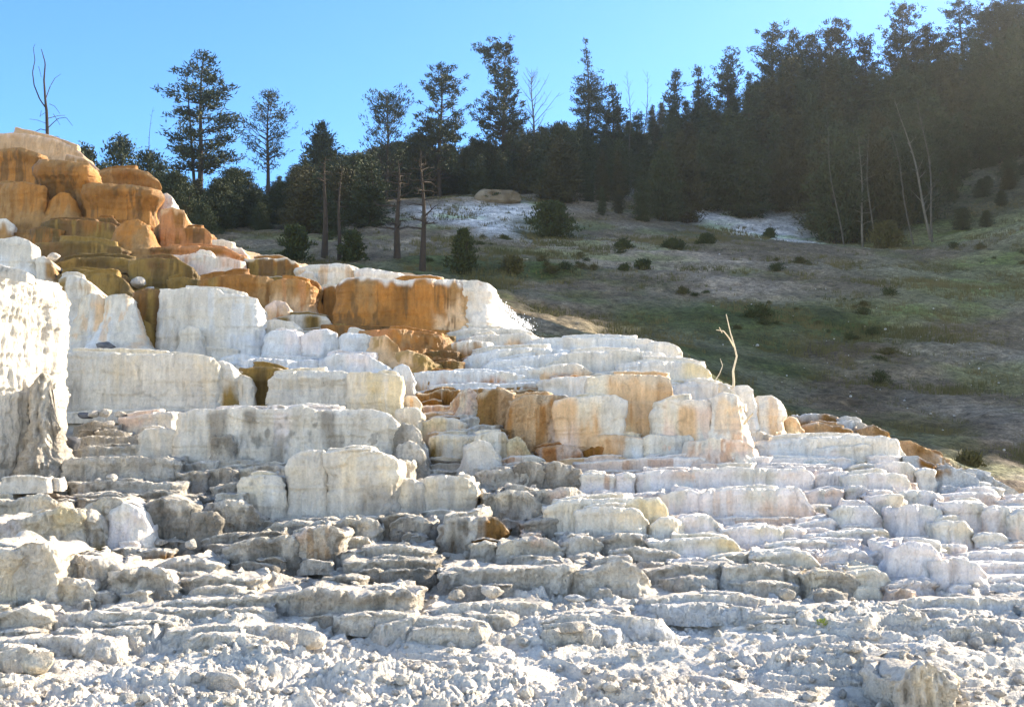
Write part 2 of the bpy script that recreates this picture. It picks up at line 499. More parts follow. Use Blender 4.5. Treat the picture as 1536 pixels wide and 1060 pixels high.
# ---- hilltop
terrace('pale tan dome cap forming the very top of the hill at left',
        L('-60,206 0,200 30,200 62,204 96,213 118,226 136,242', '-60,246 140,256', 'A', 'A', st='P', sa=.3, rim='K', ra=.5, bat=.3, cr=.35, back=2, lobe=.08),
        L('100,232 122,236 140,246 156,262', '100,285 160,285', 'T', 'S', rim='K', ra=.5, bat=.2, lobe=.06))
terrace('broad two-tiered ochre pillar at the left edge of the hilltop',
        L('-60,226 0,223 30,221 48,226 68,233', '-60,282 70,282', 'N O N', 'O', st='D', sa=.35, rim='T', ra=.9, lip=.12, lobe=.16, bat=0),
        L('-60,276 0,274 40,274 66,278 72,284', '-60,352 74,350', 'O T O', 'T', st='N', sa=.4, rim='O', ra=.3, lobe=.16, dd=.1))
terrace('brown mushroom-shaped pillar with a narrow waist, second from left on the hilltop',
        L('60,240 84,241 112,243 132,244 140,252', '64,334 138,334', 'N N O', 'O T', st='D', sa=.45, rim='T', ra=.9, lip=.2, waist=.22, bat=.05, lobe=.14, dd=-.4),
        L('72,300 90,288 104,290 112,300', '66,340 116,340', 'O', 'T', st='N', sa=.3, rim='O', ra=.3, lobe=.16, dd=-.6, bat=.35))
terrace('rounded brown pillar with a streaked orange skirt, rightmost of the big hilltop pillars',
        L('138,266 150,257 166,253 200,253 222,258 236,270 241,286', '136,290 243,290', 'T N T', 'N', st='N', sa=.3, rim='T', ra=.9, lip=.1, lobe=.08, bat=0, back=2.4),
        L('130,277 140,274 160,275 190,277 214,281 238,286', '134,352 238,345', 'N N O N', 'O', st='D', sa=.35, rim='T', ra=.8, lip=.16, lobe=.14, bat=.06, waist=.06),
        L('176,340 188,330 206,328 220,336 230,350', '182,390 232,390', 'O', 'O T', st='T', sa=.3, rim='O', ra=.2, bat=.5, lobe=.16, cr=.5),
        L('126,296 132,290 140,294', '124,335 146,335', 'S', 'S', st='N', rim='S'))
terrace('small white lump beside the rightmost brown hilltop pillar',
        L('240,292 250,289 260,296 262,310', '238,332 264,332', 'S', 'W', st='K', sa=.4, rim='W', bat=.3))
terrace('row of square rust brown stubs stepping down from the hilltop pillars',
        L('242,314 258,310 276,316 279,328', '240,376 282,372', 'R N', 'R', st='N', sa=.4, rim='P', ra=.8, cr=.12),
        L('232,341 240,335 252,336 260,346', '228,372 262,372', 'N', 'R', st='D', sa=.3, rim='N', ra=.3, cr=.4),
        L('272,344 290,340 308,342 320,352', '272,374 322,374', 'N R', 'R', st='D', sa=.4, rim='T', ra=.7, cr=.14),
        L('276,342 286,336 298,338', '276,345 298,345', 'W', rim='W'),
        L('318,360 332,358 350,363', '318,380 352,380', 'C', 'P', rim='W'),
        L('348,372 362,372 372,384', '346,396 374,396', 'C K', 'P', rim='W'))
terrace('salmon pink and grey ledge below the square rust stubs',
        L('228,372 260,370 300,369 340,372 372,386', '226,396 376,402', 'D R N R', 'R K', st='N', sa=.35, rim='R', ra=.6, lip=.1),
        L('250,384 290,380 340,386 368,392', '240,416 370,420', 'K S K', 'S K S', st='R', sa=.15, rim='K', ra=.4, dd=-.5, bat=.3, lobe=.14))
terrace('dark olive brown steps at the foot of the hilltop pillars',
        L('66,333 90,328 136,330 170,336 186,344', '60,366 190,364', 'M D N D', 'D L', st='L', sa=.45, rim='N', ra=.5, dd=-.3),
        L('136,332 150,326 170,327 182,338', '136,352 186,352', 'N D', 'D', st='M', rim='N', ra=.4, dd=-.8),
        L('46,342 60,340 76,342 98,345', '40,364 100,364', 'D N', 'N', st='M', rim='N', ra=.4, dd=-.6),
        L('56,364 100,361 140,362 172,368 196,378', '50,396 200,394', 'D M L D', 'D L', st='M', sa=.4, rim='L', ra=.6, dd=-.4),
        L('76,396 110,388 150,384 190,388 214,396', '70,416 220,414', 'L M L', 'L D', st='M', sa=.4, rim='L', ra=.4, dd=-.4))
terrace('olive green mossy ledges sloping across the left flank',
        L('196,390 236,386 270,390 292,402 300,416', '190,440 306,440', 'L D L M', 'L M', st='M', sa=.45, rim='L', ra=.5),
        L('84,412 112,404 150,406 190,412 200,420', '80,446 204,446', 'M L D', 'L', st='M', sa=.4, rim='L', ra=.4),
        L('120,424 146,410 172,411 192,424 206,446', '116,462 208,474', 'L L M', 'L', st='M', sa=.3, rim='L', ra=.3, bat=.35, lobe=.2, dd=-.4),
        L('250,420 276,414 300,420 320,432', '246,448 326,452', 'L M', 'L', st='M', sa=.35, rim='L', ra=.3))
terrace('caramel brown ledge of three swelling lobes above the big white block',
        L('298,420 322,416 340,412 372,411 400,414 415,424', '290,470 418,474', 'L N N T', 'T', st='N', sa=.35, rim='N', ra=.3, lobe=.18, cr=.2),
        L('411,424 424,417 446,418 462,424 474,434', '408,476 477,476', 'T O', 'P', st='R', sa=.25, rim='O', ra=.3, lobe=.16, cr=.3, dd=-.2),
        L('446,420 464,418 478,424 484,436', '452,476 488,478', 'O N', 'O', st='R', sa=.3, rim='O', ra=.4, cr=.3, dd=.2),
        L('400,458 412,450 428,452 438,464', '396,478 440,478', 'K', 'P', st='R', rim='K', ra=.3, bat=.3, dd=-.5))
terrace('olive brown ledge with a thin white rim against the dark slope',
        L('366,388 392,386 410,388 430,387 442,392 448,398', '362,420 450,422', 'L N N', 'L', st='D', sa=.5, rim='C', ra=.9, cr=.14))
terrace('white ledge with a scalloped rim standing against the dark slope',
        L('446,402 464,398 486,395 508,395 524,398 538,404', '440,432 544,432', 'S W', 'W C', st='P', sa=.25, rim='W', lip=.06, lobe=.12),
        L('534,404 552,402 572,404 590,408 604,411 617,417', '530,436 620,436', 'W', 'S', st='K', sa=.25, rim='W', lip=.05),
        L('448,414 458,406 470,408 474,420', '444,432 478,432', 'S', 'C', rim='W', dd=-.3))
# ---- the orange wall
terrace('large orange and amber wall with vertical streaks and a white rim',
        L('484,430 500,428 512,428', '480,472 518,472', 'N', 'N', st='D', sa=.4, rim='C', ra=.9),
        L('510,428 524,418 546,416 580,419 610,421 640,418 664,419 688,420 700,424', '500,492 560,500 640,508 706,498', 'N T O N O O T', 'O N O P', st='D', sa=.36, rim='W', ra=.95, lip=.09, lobe=.14, cr=.08, bat=.22),
        L('486,486 530,489 580,492 640,494 676,496', '480,514 690,514', 'N D N O', 'O R', st='D', sa=.3, rim='O', ra=.3, bat=.5, dd=.1, lobe=.12),
        L('540,498 590,492 630,496 672,506', '556,552 676,544', 'R O N', 'O N', st='T', sa=.3, rim='R', ra=.3, bat=.6, dd=-.1, lobe=.14),
        L('590,528 612,524 640,532 658,546', '588,566 664,566', 'P L', 'T', st='L', sa=.3, rim='P', ra=.3, bat=.5, dd=-.3),
        L('560,506 580,502 596,516 604,530', '560,548 608,556', 'P T', 'P', st='L', sa=.25, rim='P', ra=.3, bat=.5, dd=-.8))
terrace('white draped end of the orange wall with tan drip furrows',
        L('676,420 700,420 716,422 728,427 734,434', '680,494 742,494', 'W S W', 'S W', st='T', sa=.15, rim='W', lip=.1, lobe=.2, bat=.25, dd=-.25),
        L('722,428 734,426 742,432 744,440', '724,486 748,490', 'S', 'W', st='P', sa=.2, rim='W', cr=.25))
terrace('olive tinged low ledges between the caramel lobes and the blue white blocks',
        L('412,476 440,472 466,472 490,476 506,492', '408,502 510,502', 'L G L S', 'G L', st='M', sa=.3, rim='S', ra=.5, lobe=.14),
        L('500,487 524,485 544,488 548,494', '498,504 552,504', 'L', 'L', st='M', sa=.4, rim='L', ra=.5),
        L('386,482 410,478 440,482 452,492', '380,526 456,526', 'S', 'E', rim='S', ra=.3))
terrace('dark olive recessed steps beside the foot of the orange wall',
        L('636,506 660,503 682,505', '632,530 690,526', 'M', 'M', st='D', rim='L', ra=.8),
        L('634,530 664,526 690,528', '630,548 694,544', 'M D', 'D', st='M', rim='D', ra=.4, dd=-.4),
        L('640,544 670,540 694,542', '636,558 700,556', 'D N', 'N', st='M', rim='N', ra=.3, dd=-.5))
# ---- white blocks, left
terrace('large pale block with a tall smooth face and square top edge, left flank',
        L('242,433 270,433 300,432 330,434 336,440 372,444 386,448 391,462', '262,530 392,534', 'S E S S', 'E S B', st='B', sa=.3, rim='W', ra=.5, lobe=.1, cr=.1, bat=.12, crack=.3),
        L('270,496 284,489 298,492 302,504', '262,532 306,532', 'S', 'E', rim='S', ra=.3, dd=-.4, bat=.2))
terrace('dark olive stained channel between two pale blocks on the left flank',
        L('202,438 216,433 232,433 244,436', '196,530 262,530', 'D N L D', 'L M L', st='D', sa=.35, rim='D', ra=.4, lobe=.1, cr=.08, dd=.25),
        L('206,482 216,478 228,486', '204,530 236,530', 'L', 'L', st='M', rim='L', ra=.3, bat=.3))
terrace('pale wedge with cream and tan runs in the shade of the tall left block',
        L('88,418 104,412 116,414 132,420 140,434', '82,534 152,534', 'L S E S C', 'S B E', st='T', sa=.15, rim='S', ra=.4, bat=.2, lobe=.14, cr=.12),
        L('122,444 136,440 150,441 158,452', '112,534 172,534', 'C S P', 'E B', st='P', sa=.2, rim='S', ra=.4, bat=.3, lobe=.14, dd=-.3),
        L('154,446 170,441 190,441 200,450', '150,534 224,534', 'C S S', 'B S', st='P', sa=.2, rim='S', ra=.4, bat=.42, lobe=.16, dd=-.3))
terrace('row of lumpy blue white blocks under the olive ledges',
        L('398,503 410,496 436,495 452,499 460,512', '392,550 464,550', 'B V', 'B', rim='B', ra=.4, lobe=.14, cr=.35, bat=.2),
        L('456,502 470,494 490,494 506,498 511,512', '458,548 514,548', 'V B', 'B', rim='V', ra=.4, lobe=.12, cr=.3, bat=.1, dd=-.15),
        L('508,504 522,499 546,500 564,508 576,522 584,540', '508,552 590,556', 'B S', 'B', rim='B', ra=.4, lobe=.13, cr=.2, bat=.2),
        L('332,536 356,532 384,534 400,542', '326,556 404,556', 'B', 'B', rim='B', ra=.3, bat=.3, dd=-.2),
        L('360,542 384,537 420,538 446,540 482,540', '356,560 486,560', 'B', 'B', rim='V', ra=.3, bat=.4, lobe=.12, dd=-.5),
        L('480,540 500,532 530,530 556,534 578,548 598,560', '478,566 604,570', 'B V B', 'B', rim='B', ra=.3, bat=.4, lobe=.14, dd=-.5),
        L('592,550 604,545 614,550 620,572', '588,590 624,592', 'B', 'E', rim='B', ra=.3, cr=.2, dd=-.3))
terrace('broad cream wall stained tan at its left end, on the middle left tier',
        L('92,530 130,527 170,529 220,530 270,531 300,531 320,537 332,548', '90,622 336,620', 'G S C S S C', 'X G E S E', st='G', sa=.26, rim='S', ra=.4, lobe=.08, cr=.05, bat=.05, back=1.2),
        L('318,546 334,541 346,546 352,556', '314,618 356,616', 'S', 'C L', rim='W', ra=.4, lobe=.1))
terrace('pale hump flanked by two olive green drapes on the middle left tier',
        L('346,552 354,545 362,550', '344,574 364,574', 'L S', 'L', rim='S', ra=.4),
        L('322,572 340,562 364,561 378,566 382,574', '322,616 382,616', 'L C S', 'L S S', st='M', sa=.1, rim='L', ra=.5, lobe=.05, cr=.2),
        L('360,552 390,549 416,552 440,558', '366,616 436,616', 'L M L C', 'M M L', st='M', sa=.3, rim='L', ra=.4, lobe=.06, dd=.3))
terrace('long cream wall with one vertical crack and a sunlit right end',
        L('404,570 412,562 426,557 450,555 486,556 512,557 527,560', '396,618 530,616', 'S C S S', 'E S', st='S', rim='W', ra=.4, lobe=.05, cr=.06, bat=.14, crack=.8),
        L('522,560 540,559 570,559 592,561 602,564', '518,622 604,650', 'C Y C', 'C', st='Y', sa=.35, rim='C', ra=.4, lobe=.06, cr=.1, bat=.03, dd=-.08),
        L('602,600 612,592 624,594 628,606', '600,626 630,628', 'C', 'C L', st='P', rim='W', ra=.5),
        L('598,614 610,610 626,610 634,622', '596,656 636,658', 'C', 'Y', st='P', sa=.2, rim='C', ra=.5, cr=.25))
# ---- grey dirt streaked tier
terrace('long whitish tier streaked with grey dirt bands across the middle left',
        L('182,626 196,627 216,620 240,618 268,618', '176,650 272,648', 'K S', 'S', st='G', sa=.15, rim='W', ra=.4, lobe=.05, bat=.1),
        L('266,618 290,612 320,613 350,611 372,609 396,613 430,612 450,607 476,614 520,613 560,614 586,620 600,636', '262,702 400,700 520,698 606,704', 'S S H S H S V G S H S G S S', 'S S H S G H S G H G S G', st='G', sa=.08, rim='W', ra=.9, lobe=.07, cr=.04, bat=.1, dirt=.08, crack=.8),
        L('320,652 344,646 352,660', '316,702 356,702', 'H', 'G', rim='G', dd=-.2, k='d', bat=.2))
terrace('craggy weathered end of the grey streaked tier, crumbling beside the cream steps',
        L('554,652 570,645 590,647 602,656', '550,690 606,690', 'G S H', 'S H', rim='W', ra=.5, k='d', dirt=.3, bat=.2, dd=-.3),
        L('594,642 604,634 618,638 630,650 640,672', '590,700 644,712', 'H G S', 'S H', rim='W', ra=.5, k='d', dirt=.3, bat=.25, cr=.3),
        L('598,668 612,662 628,668 634,684', '594,716 640,716', 'S', 'C H', rim='W', ra=.5, k='d', dirt=.2, bat=.25, dd=-.4),
        L('598,692 610,687 622,692', '594,720 628,720', 'C', 'S', rim='W', k='d', dirt=.1, dd=-.7))
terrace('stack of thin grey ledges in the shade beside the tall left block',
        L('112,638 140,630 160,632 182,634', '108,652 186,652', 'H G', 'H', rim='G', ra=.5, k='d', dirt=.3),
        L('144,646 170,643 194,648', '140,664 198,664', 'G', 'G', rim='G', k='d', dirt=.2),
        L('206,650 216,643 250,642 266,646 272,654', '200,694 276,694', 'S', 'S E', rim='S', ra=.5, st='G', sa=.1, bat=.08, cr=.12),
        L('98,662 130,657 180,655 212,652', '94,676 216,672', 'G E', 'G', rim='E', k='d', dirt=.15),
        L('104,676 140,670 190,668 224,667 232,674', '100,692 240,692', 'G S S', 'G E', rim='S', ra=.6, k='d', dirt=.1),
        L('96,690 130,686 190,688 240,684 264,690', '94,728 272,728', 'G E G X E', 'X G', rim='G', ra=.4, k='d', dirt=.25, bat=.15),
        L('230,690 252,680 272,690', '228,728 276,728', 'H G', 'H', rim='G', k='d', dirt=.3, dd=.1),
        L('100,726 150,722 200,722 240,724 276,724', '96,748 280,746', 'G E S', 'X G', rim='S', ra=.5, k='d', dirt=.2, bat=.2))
terrace('low grey blocks left of the big weathered cream block',
        L('268,698 300,694 324,692', '264,712 330,712', 'E W', 'G', rim='W', ra=.6, k='d'),
        L('320,694 350,688 384,690', '316,708 388,708', 'G', 'G', rim='G', k='d', dirt=.2),
        L('270,712 290,706 312,708', '266,732 316,732', 'X', 'X', rim='G', k='d', dirt=.3),
        L('310,706 330,702 352,704', '306,730 356,730', 'G X', 'X', rim='G', k='d', dirt=.3),
        L('320,730 344,722 366,722', '316,752 372,752', 'X', 'X G', rim='G', k='d', dirt=.3))
terrace('big weathered cream block with a bright sunlit right corner, centre left',
        L('350,706 358,701 380,700 420,700 438,702', '352,728 440,728', 'C E S', 'C', rim='W', ra=.5, k='d', dirt=.12, dd=.1),
        L('366,716 380,712 410,712 428,716', '360,786 436,786', 'C S', 'X G', st='G', sa=.12, rim='S', ra=.4, dirt=.12, lobe=.1, bat=.14, cr=.25),
        L('434,688 446,680 464,676 486,677 490,684', '428,786 494,786', 'C E', 'E G', st='G', sa=.15, rim='W', ra=.5, dirt=.15, lobe=.1, bat=.1, dd=.1),
        L('484,680 510,674 540,673 566,675 586,682 600,694', '470,786 596,782', 'E C S C', 'G X', st='G', sa=.12, rim='W', ra=.6, dirt=.14, lobe=.1, bat=.04, cr=.22, waist=.06),
        L('492,668 500,665 534,665 538,672', '488,680 542,680', 'S', 'S', rim='W'),
        L('536,668 552,664 562,672', '534,682 566,682', 'G S', 'G', rim='W', k='d', dirt=.2))
# ---- grey blocks, centre
terrace('pair of squarish grey cream blocks in the centre of the slope',
        L('578,722 592,718 620,718 634,724', '570,776 640,776', 'G C G', 'X', st='G', sa=.15, rim='S', ra=.4, dirt=.2, bat=.08),
        L('630,722 640,714 670,712 694,714 708,718 714,730', '630,774 716,774', 'C E C', 'G X', st='G', sa=.1, rim='W', ra=.5, dirt=.12, bat=.06, cr=.14),
        L('634,706 656,702 690,705', '630,720 696,718', 'S X', 'G', rim='W', k='d', dirt=.25),
        L('600,716 618,712 634,716', '598,726 638,726', 'X', 'X', rim='G', k='d', dirt=.3))
terrace('grey lumpy blocks with white dusted tops right of centre',
        L('690,706 724,702 770,696 790,702', '686,722 796,718', 'S G S', 'G', rim='W', ra=.6, k='d', dirt=.25),
        L('712,712 740,704 766,702 786,710 797,722', '708,738 800,738', 'E S', 'G', rim='W', ra=.5, k='d', dirt=.22, bat=.15),
        L('722,740 744,736 752,742', '718,772 756,772', 'G S', 'X', rim='S', k='d', dirt=.2),
        L('748,738 764,733 790,733 800,740 812,762', '744,786 818,786', 'C E G', 'X G', rim='W', ra=.5, k='d', dirt=.2, bat=.14),
        L('796,738 820,732 846,731 862,734 870,744', '790,786 872,780', 'E K G', 'X G', rim='W', ra=.5, k='d', dirt=.2, bat=.14),
        L('784,784 806,778 832,780', '780,808 838,808', 'X', 'X', rim='G', k='d', dirt=.4))
terrace('dark grey brown craggy blocks beside the rust stained ledges',
        L('770,698 786,692 806,693 820,700 826,712', '764,738 830,738', 'H G', 'H', rim='G', ra=.4, k='d', dirt=.4, bat=.1),
        L('818,696 836,693 858,694 868,702 872,720', '814,740 874,740', 'H G H', 'H', rim='G', ra=.4, k='d', dirt=.4, bat=.08))
# ---- centre right, tiers
terrace('pinkish white layered ledge with orange drips below the cascade',
        L('672,500 690,494 720,493 756,492 780,492 796,496 804,504', '676,516 812,514', 'S', 'S K', st='P', sa=.1, rim='W', ra=.5, bat=.2, dd=.1),
        L('690,508 720,503 764,500 790,501 806,506', '688,528 812,522', 'S', 'S S P O', st='S', rim='W', ra=.5, bat=.2),
        L('666,518 684,511 710,511 736,513', '662,546 742,540', 'S', 'N O N', st='T', sa=.3, rim='W', ra=.8, dd=-.1))
terrace('wide blue white tier running out to a drooping right end',
        L('792,512 812,506 850,506 900,507 940,507 970,509 990,514', '790,532 996,536', 'B W B W', 'B', rim='W', ra=.6, st='E', sa=.1, bat=.2),
        L('960,518 984,511 1004,513 1016,520 1024,538', '956,546 1030,552', 'W S', 'W', rim='W', ra=.6, cr=.35, bat=.25, st='K', sa=.1),
        L('690,546 708,532 740,525 790,522 840,524 880,528', '670,562 886,548', 'B S B', 'S', rim='B', ra=.5, bat=.25, dd=.1),
        L('912,526 940,520 974,522', '908,534 980,534', 'W', 'B', rim='W', dd=.2))
terrace('pair of blue white scalloped tiers under the wide drooping tier',
        L('722,552 740,541 790,535 830,531 850,528', '716,570 854,560', 'B', 'B S', rim='B', ra=.5, bat=.25),
        L('836,534 860,528 910,526 960,526 996,528 1006,542', '832,566 1012,562', 'S W S W', 'S', rim='W', ra=.6, bat=.12, st='E', sa=.12),
        L('924,548 946,543 990,542 1030,542 1054,548 1074,572', '920,572 1082,582', 'B W Y', 'W C', rim='W', ra=.6, bat=.2, lobe=.12, cr=.25, dd=-.1))
terrace('low tier with orange teeth stains along its lower edge',
        L('616,560 640,556 680,556 730,558 764,558 790,564', '612,586 796,580', 'B B B S', 'P O B O R B', st='B', sa=.2, rim='B', ra=.7, bat=.15),
        L('744,558 770,554 800,552 830,556', '740,578 836,576', 'B S', 'T P B P', rim='B', ra=.7),
        L('806,552 830,546 860,544 878,549 884,558', '800,572 888,570', 'S', 'P O P', rim='W', ra=.7, lobe=.1, dd=-.2))
terrace('thin tan and white courses under the orange toothed tier',
        L('604,592 640,584 690,580 740,576 800,573 830,574', '600,600 836,586', 'B', 'T B T', rim='B', ra=.6, bat=.3),
        L('626,590 660,584 700,583 740,582', '620,610 748,606', 'T', 'N T', st='S', sa=.3, rim='C', ra=.7, k='d'),
        L('726,588 760,584 800,583 826,586', '722,600 830,600', 'T', 'N', st='N', rim='C', ra=.7, k='d'))
terrace('narrow cream steps climbing to a pinkish cone, centre',
        L('682,600 692,586 704,581 716,588 726,606 734,622', '676,632 746,636', 'C K P', 'K C', st='R', sa=.15, rim='W', ra=.5, bat=.5, cr=.4, k='d', lobe=.1),
        L('628,610 660,606 690,608', '624,626 694,622', 'K C', 'P', rim='W', ra=.5, st='R', sa=.15),
        L('630,620 660,617 700,620', '626,632 704,632', 'P', 'T', rim='W', ra=.5),
        L('632,632 652,627 684,628 702,636', '628,658 708,658', 'Y C', 'P', st='S', sa=.2, rim='W', ra=.6, lobe=.1),
        L('676,632 710,624 738,628', '672,646 744,646', 'E', 'S C', rim='W', ra=.5),
        L('690,644 724,636 752,638', '686,654 758,654', 'E', 'C', rim='W', ra=.5),
        L('642,656 664,651 690,652 712,650 716,656', '640,694 722,694', 'Y C', 'L C C', st='S', sa=.2, rim='S', ra=.6, lobe=.08),
        L('708,652 740,646 758,650 766,662 770,680', '700,700 778,698', 'C S', 'S', st='L', sa=.15, rim='S', ra=.5, bat=.12, cr=.2),
        L('698,668 716,660 736,664 746,684', '690,706 752,706', 'S', 'E', rim='S', ra=.3, bat=.35, dd=-.4),
        L('764,662 776,653 788,662 796,680', '760,698 802,698', 'Y', 'P', rim='C', ra=.4, bat=.3, k='d'),
        L('768,648 780,640 792,646 804,652 812,672', '764,690 816,690', 'K', 'K R', rim='V', ra=.5, k='d', bat=.2, dd=.3),
        L('644,688 680,692 720,690', '640,702 724,702', 'M', 'X', rim='X', ra=.4, dd=.1))
terrace('tall peach and orange wall with rust drips, centre right',
        L('722,590 742,584 762,585 772,592', '716,644 778,648', 'T A', 'T A', st='L', sa=.25, rim='C', ra=.6, k='d', bat=.15, lobe=.12),
        L('764,602 784,594 810,592 846,592 852,598', '764,684 858,684', 'A P A P', 'A P K', st='O', sa=.22, rim='C', ra=.5, lobe=.1, bat=.12, k='d', fl=.03),
        L('808,572 830,567 860,566 886,565 890,576', '804,600 896,606', 'S W', 'W', rim='W', ra=.5, lobe=.1, dd=.1),
        L('836,600 852,594 890,594 924,592 934,598', '836,690 940,690', 'P C S', 'K P S', st='O', sa=.12, rim='W', ra=.6, lobe=.08, bat=.08, cr=.08),
        L('882,566 910,562 950,561 990,562 1004,566 1008,590', '884,690 1010,680', 'C P P A', 'C Y A Y', st='O', sa=.16, rim='C', ra=.5, lobe=.08, bat=.1, cr=.06, dd=.1),
        L('966,586 982,580 998,583', '950,660 1004,650', 'C', 'P', st='S', sa=.2, rim='W', dd=-.1, bat=.2))
terrace('pale peach draped mound with pink drips at its foot, right of the peach wall',
        L('972,624 984,606 1000,600 1030,600 1060,602 1070,610', '962,694 1084,694', 'S C P K', 'S K P S', st='K', sa=.22, rim='W', ra=.8, lobe=.12, bat=.14, cr=.25),
        L('1012,578 1040,573 1076,574 1094,580', '1008,612 1100,612', 'B W', 'W', rim='W', ra=.7, lobe=.1, dd=.2),
        L('1064,598 1084,588 1104,592 1114,606 1120,630', '1060,694 1136,696', 'W C S', 'W K', st='P', sa=.12, rim='W', ra=.8, lobe=.2, bat=.32, cr=.3),
        L('1040,662 1070,656 1110,660 1134,672', '1030,700 1150,700', 'S K', 'K S', st='R', sa=.12, rim='W', ra=.3, lobe=.18, bat=.5, dd=-.3))
terrace('twin rounded white blocks standing against the grassy slope',
        L('1072,580 1086,575 1100,580', '1068,600 1106,600', 'Y C', 'C', rim='W', ra=.6),
        L('1096,584 1104,578 1122,578 1130,584 1133,600', '1092,676 1146,676', 'W', 'W B', st='C', sa=.12, rim='W', ra=.8, lobe=.06, cr=.2),
        L('1126,600 1134,592 1160,591 1172,598 1175,612', '1128,668 1178,668', 'W', 'W P', st='P', sa=.16, rim='W', ra=.8, lobe=.06, cr=.3, dd=-.1),
        L('1174,634 1184,625 1196,628 1204,644', '1172,660 1208,660', 'P', 'Y', rim='W', ra=.6, cr=.3, st='O', sa=.1),
        L('1118,650 1140,646 1164,652', '1114,668 1172,668', 'S', 'E', rim='S', ra=.5, dd=-.3))
terrace('low white and peach ledge split by a dark seam, in front of the peach wall',
        L('884,656 904,652 940,652 966,656', '876,694 976,694', 'P C S', 'N P S B', st='O', sa=.14, rim='P', ra=.6, bat=.15, cr=.12),
        L('960,656 974,652 1010,652 1036,653 1048,668', '962,696 1058,696', 'S', 'S B', rim='S', ra=.6, bat=.25, cr=.2, st='C', sa=.12))
terrace('two low rust red ledges at the foot of the peach wall',
        L('806,676 824,670 850,669 868,672 876,682', '796,698 882,698', 'R K', 'R', st='K', sa=.25, rim='P', ra=.4, k='d', bat=.25),
        L('866,676 890,669 920,668 940,678', '862,696 946,696', 'N R', 'N', st='R', sa=.3, rim='O', ra=.4, k='d', bat=.2, dd=.1),
        L('748,690 770,683 800,682 818,690', '742,704 824,704', 'K S', 'K P', st='R', sa=.2, rim='W', ra=.7))
# ---- right: long lavender tiers
terrace('long thin lavender white steps stretching across the right',
        L('862,694 900,690 960,687 1060,685 1120,684 1160,686', '858,716 1166,706', 'K V V', 'K V', st='R', sa=.08, rim='W', ra=.7, bat=.25),
        L('1056,692 1120,688 1190,686 1250,684 1262,690', '1050,704 1268,704', 'V', 'V', rim='W', ra=.7, bat=.3),
        L('868,712 900,708 920,710 926,720', '862,742 930,742', 'S', 'V', st='R', sa=.06, rim='W', ra=.6, cr=.2),
        L('920,712 936,708 952,711', '916,742 958,742', 'V S', 'V', rim='W', ra=.6),
        L('950,710 990,704 1030,706 1060,712', '946,740 1066,740', 'V K', 'V B', st='G', sa=.08, rim='W', ra=.5, bat=.2),
        L('1040,702 1090,700 1150,704 1200,703 1212,708 1216,724', '1034,742 1220,740', 'V S V', 'V', st='E', sa=.1, rim='W', ra=.7, cr=.1, bat=.15),
        L('862,745 900,740 960,738 1010,736', '856,758 1016,756', 'V', 'V', rim='W', ra=.8, bat=.3))
terrace('large smooth lavender white slab with a slanting right end',
        L('1052,740 1070,735 1120,732 1170,730 1194,729 1206,738 1220,768', '1056,784 1226,784', 'V S V', 'V K', st='K', sa=.1, rim='W', ra=.7, cr=.06, bat=.12, lobe=.05, crack=.8),
        L('996,740 1020,735 1040,734 1052,740 1064,760', '990,780 1072,780', 'S V', 'V', rim='W', ra=.7, cr=.25, bat=.12, lobe=.05))
terrace('cream block pair with ragged right edges left of the smooth slab',
        L('816,762 840,750 876,747 920,746 960,745 990,747 1002,770', '806,804 1008,806', 'C C Y', 'S C', st='S', sa=.2, rim='W', ra=.7, cr=.08, bat=.12, lobe=.08),
        L('868,766 884,762 920,761 950,761 964,766 970,780', '864,808 972,808', 'S C', 'S E S', st='E', sa=.2, rim='W', ra=.7, cr=.14, bat=.06, dd=-.25, lobe=.06),
        L('972,788 990,775 1010,773 1022,780', '968,814 1042,812', 'C', 'S', rim='W', ra=.5, cr=.25, bat=.2),
        L('1008,778 1040,773 1064,775 1082,788', '1004,812 1090,810', 'V S', 'V', rim='W', ra=.6, cr=.2, bat=.2, dd=.1))
terrace('low cream ledge with a sunlit broken right end, beneath the cream block pair',
        L('976,812 1010,806 1050,805 1084,804 1098,808 1110,824', '970,838 1116,838', 'S S C Y', 'S V C', rim='W', ra=.7, cr=.1, bat=.15, k='w', lobe=.08),
        L('1060,836 1090,829 1122,828', '1056,848 1128,848', 'C', 'C', rim='W', ra=.6))
terrace('stepped white blocks below the smooth slab',
        L('1082,794 1110,788 1150,786 1176,792', '1078,818 1182,818', 'V C', 'V', rim='W', ra=.7, bat=.2),
        L('1160,794 1184,790 1208,794', '1156,814 1212,814', 'C V', 'V', rim='W', ra=.6),
        L('1150,816 1180,812 1236,810', '1146,832 1242,830', 'S', 'V', rim='W', ra=.7),
        L('1182,788 1220,780 1244,776 1252,784', '1176,800 1258,800', 'V', 'V', rim='W', ra=.7),
        L('1206,802 1250,796 1290,795 1326,791 1336,804', '1200,818 1342,816', 'V S C', 'V', rim='W', ra=.7, bat=.2),
        L('1128,832 1160,827 1210,826 1224,840 1236,858', '1122,860 1240,862', 'C S C', 'C', rim='W', ra=.6, bat=.12, st='T', sa=.05, cr=.12),
        L('1232,832 1260,826 1296,825 1312,844', '1228,856 1318,856', 'V', 'V', rim='W', ra=.6, bat=.15),
        L('1180,812 1220,810 1254,812', '1174,828 1260,828', 'V S', 'V', rim='W', ra=.6),
        L('1200,850 1250,843 1286,843', '1196,858 1292,858', 'V', 'V', rim='W', ra=.6))
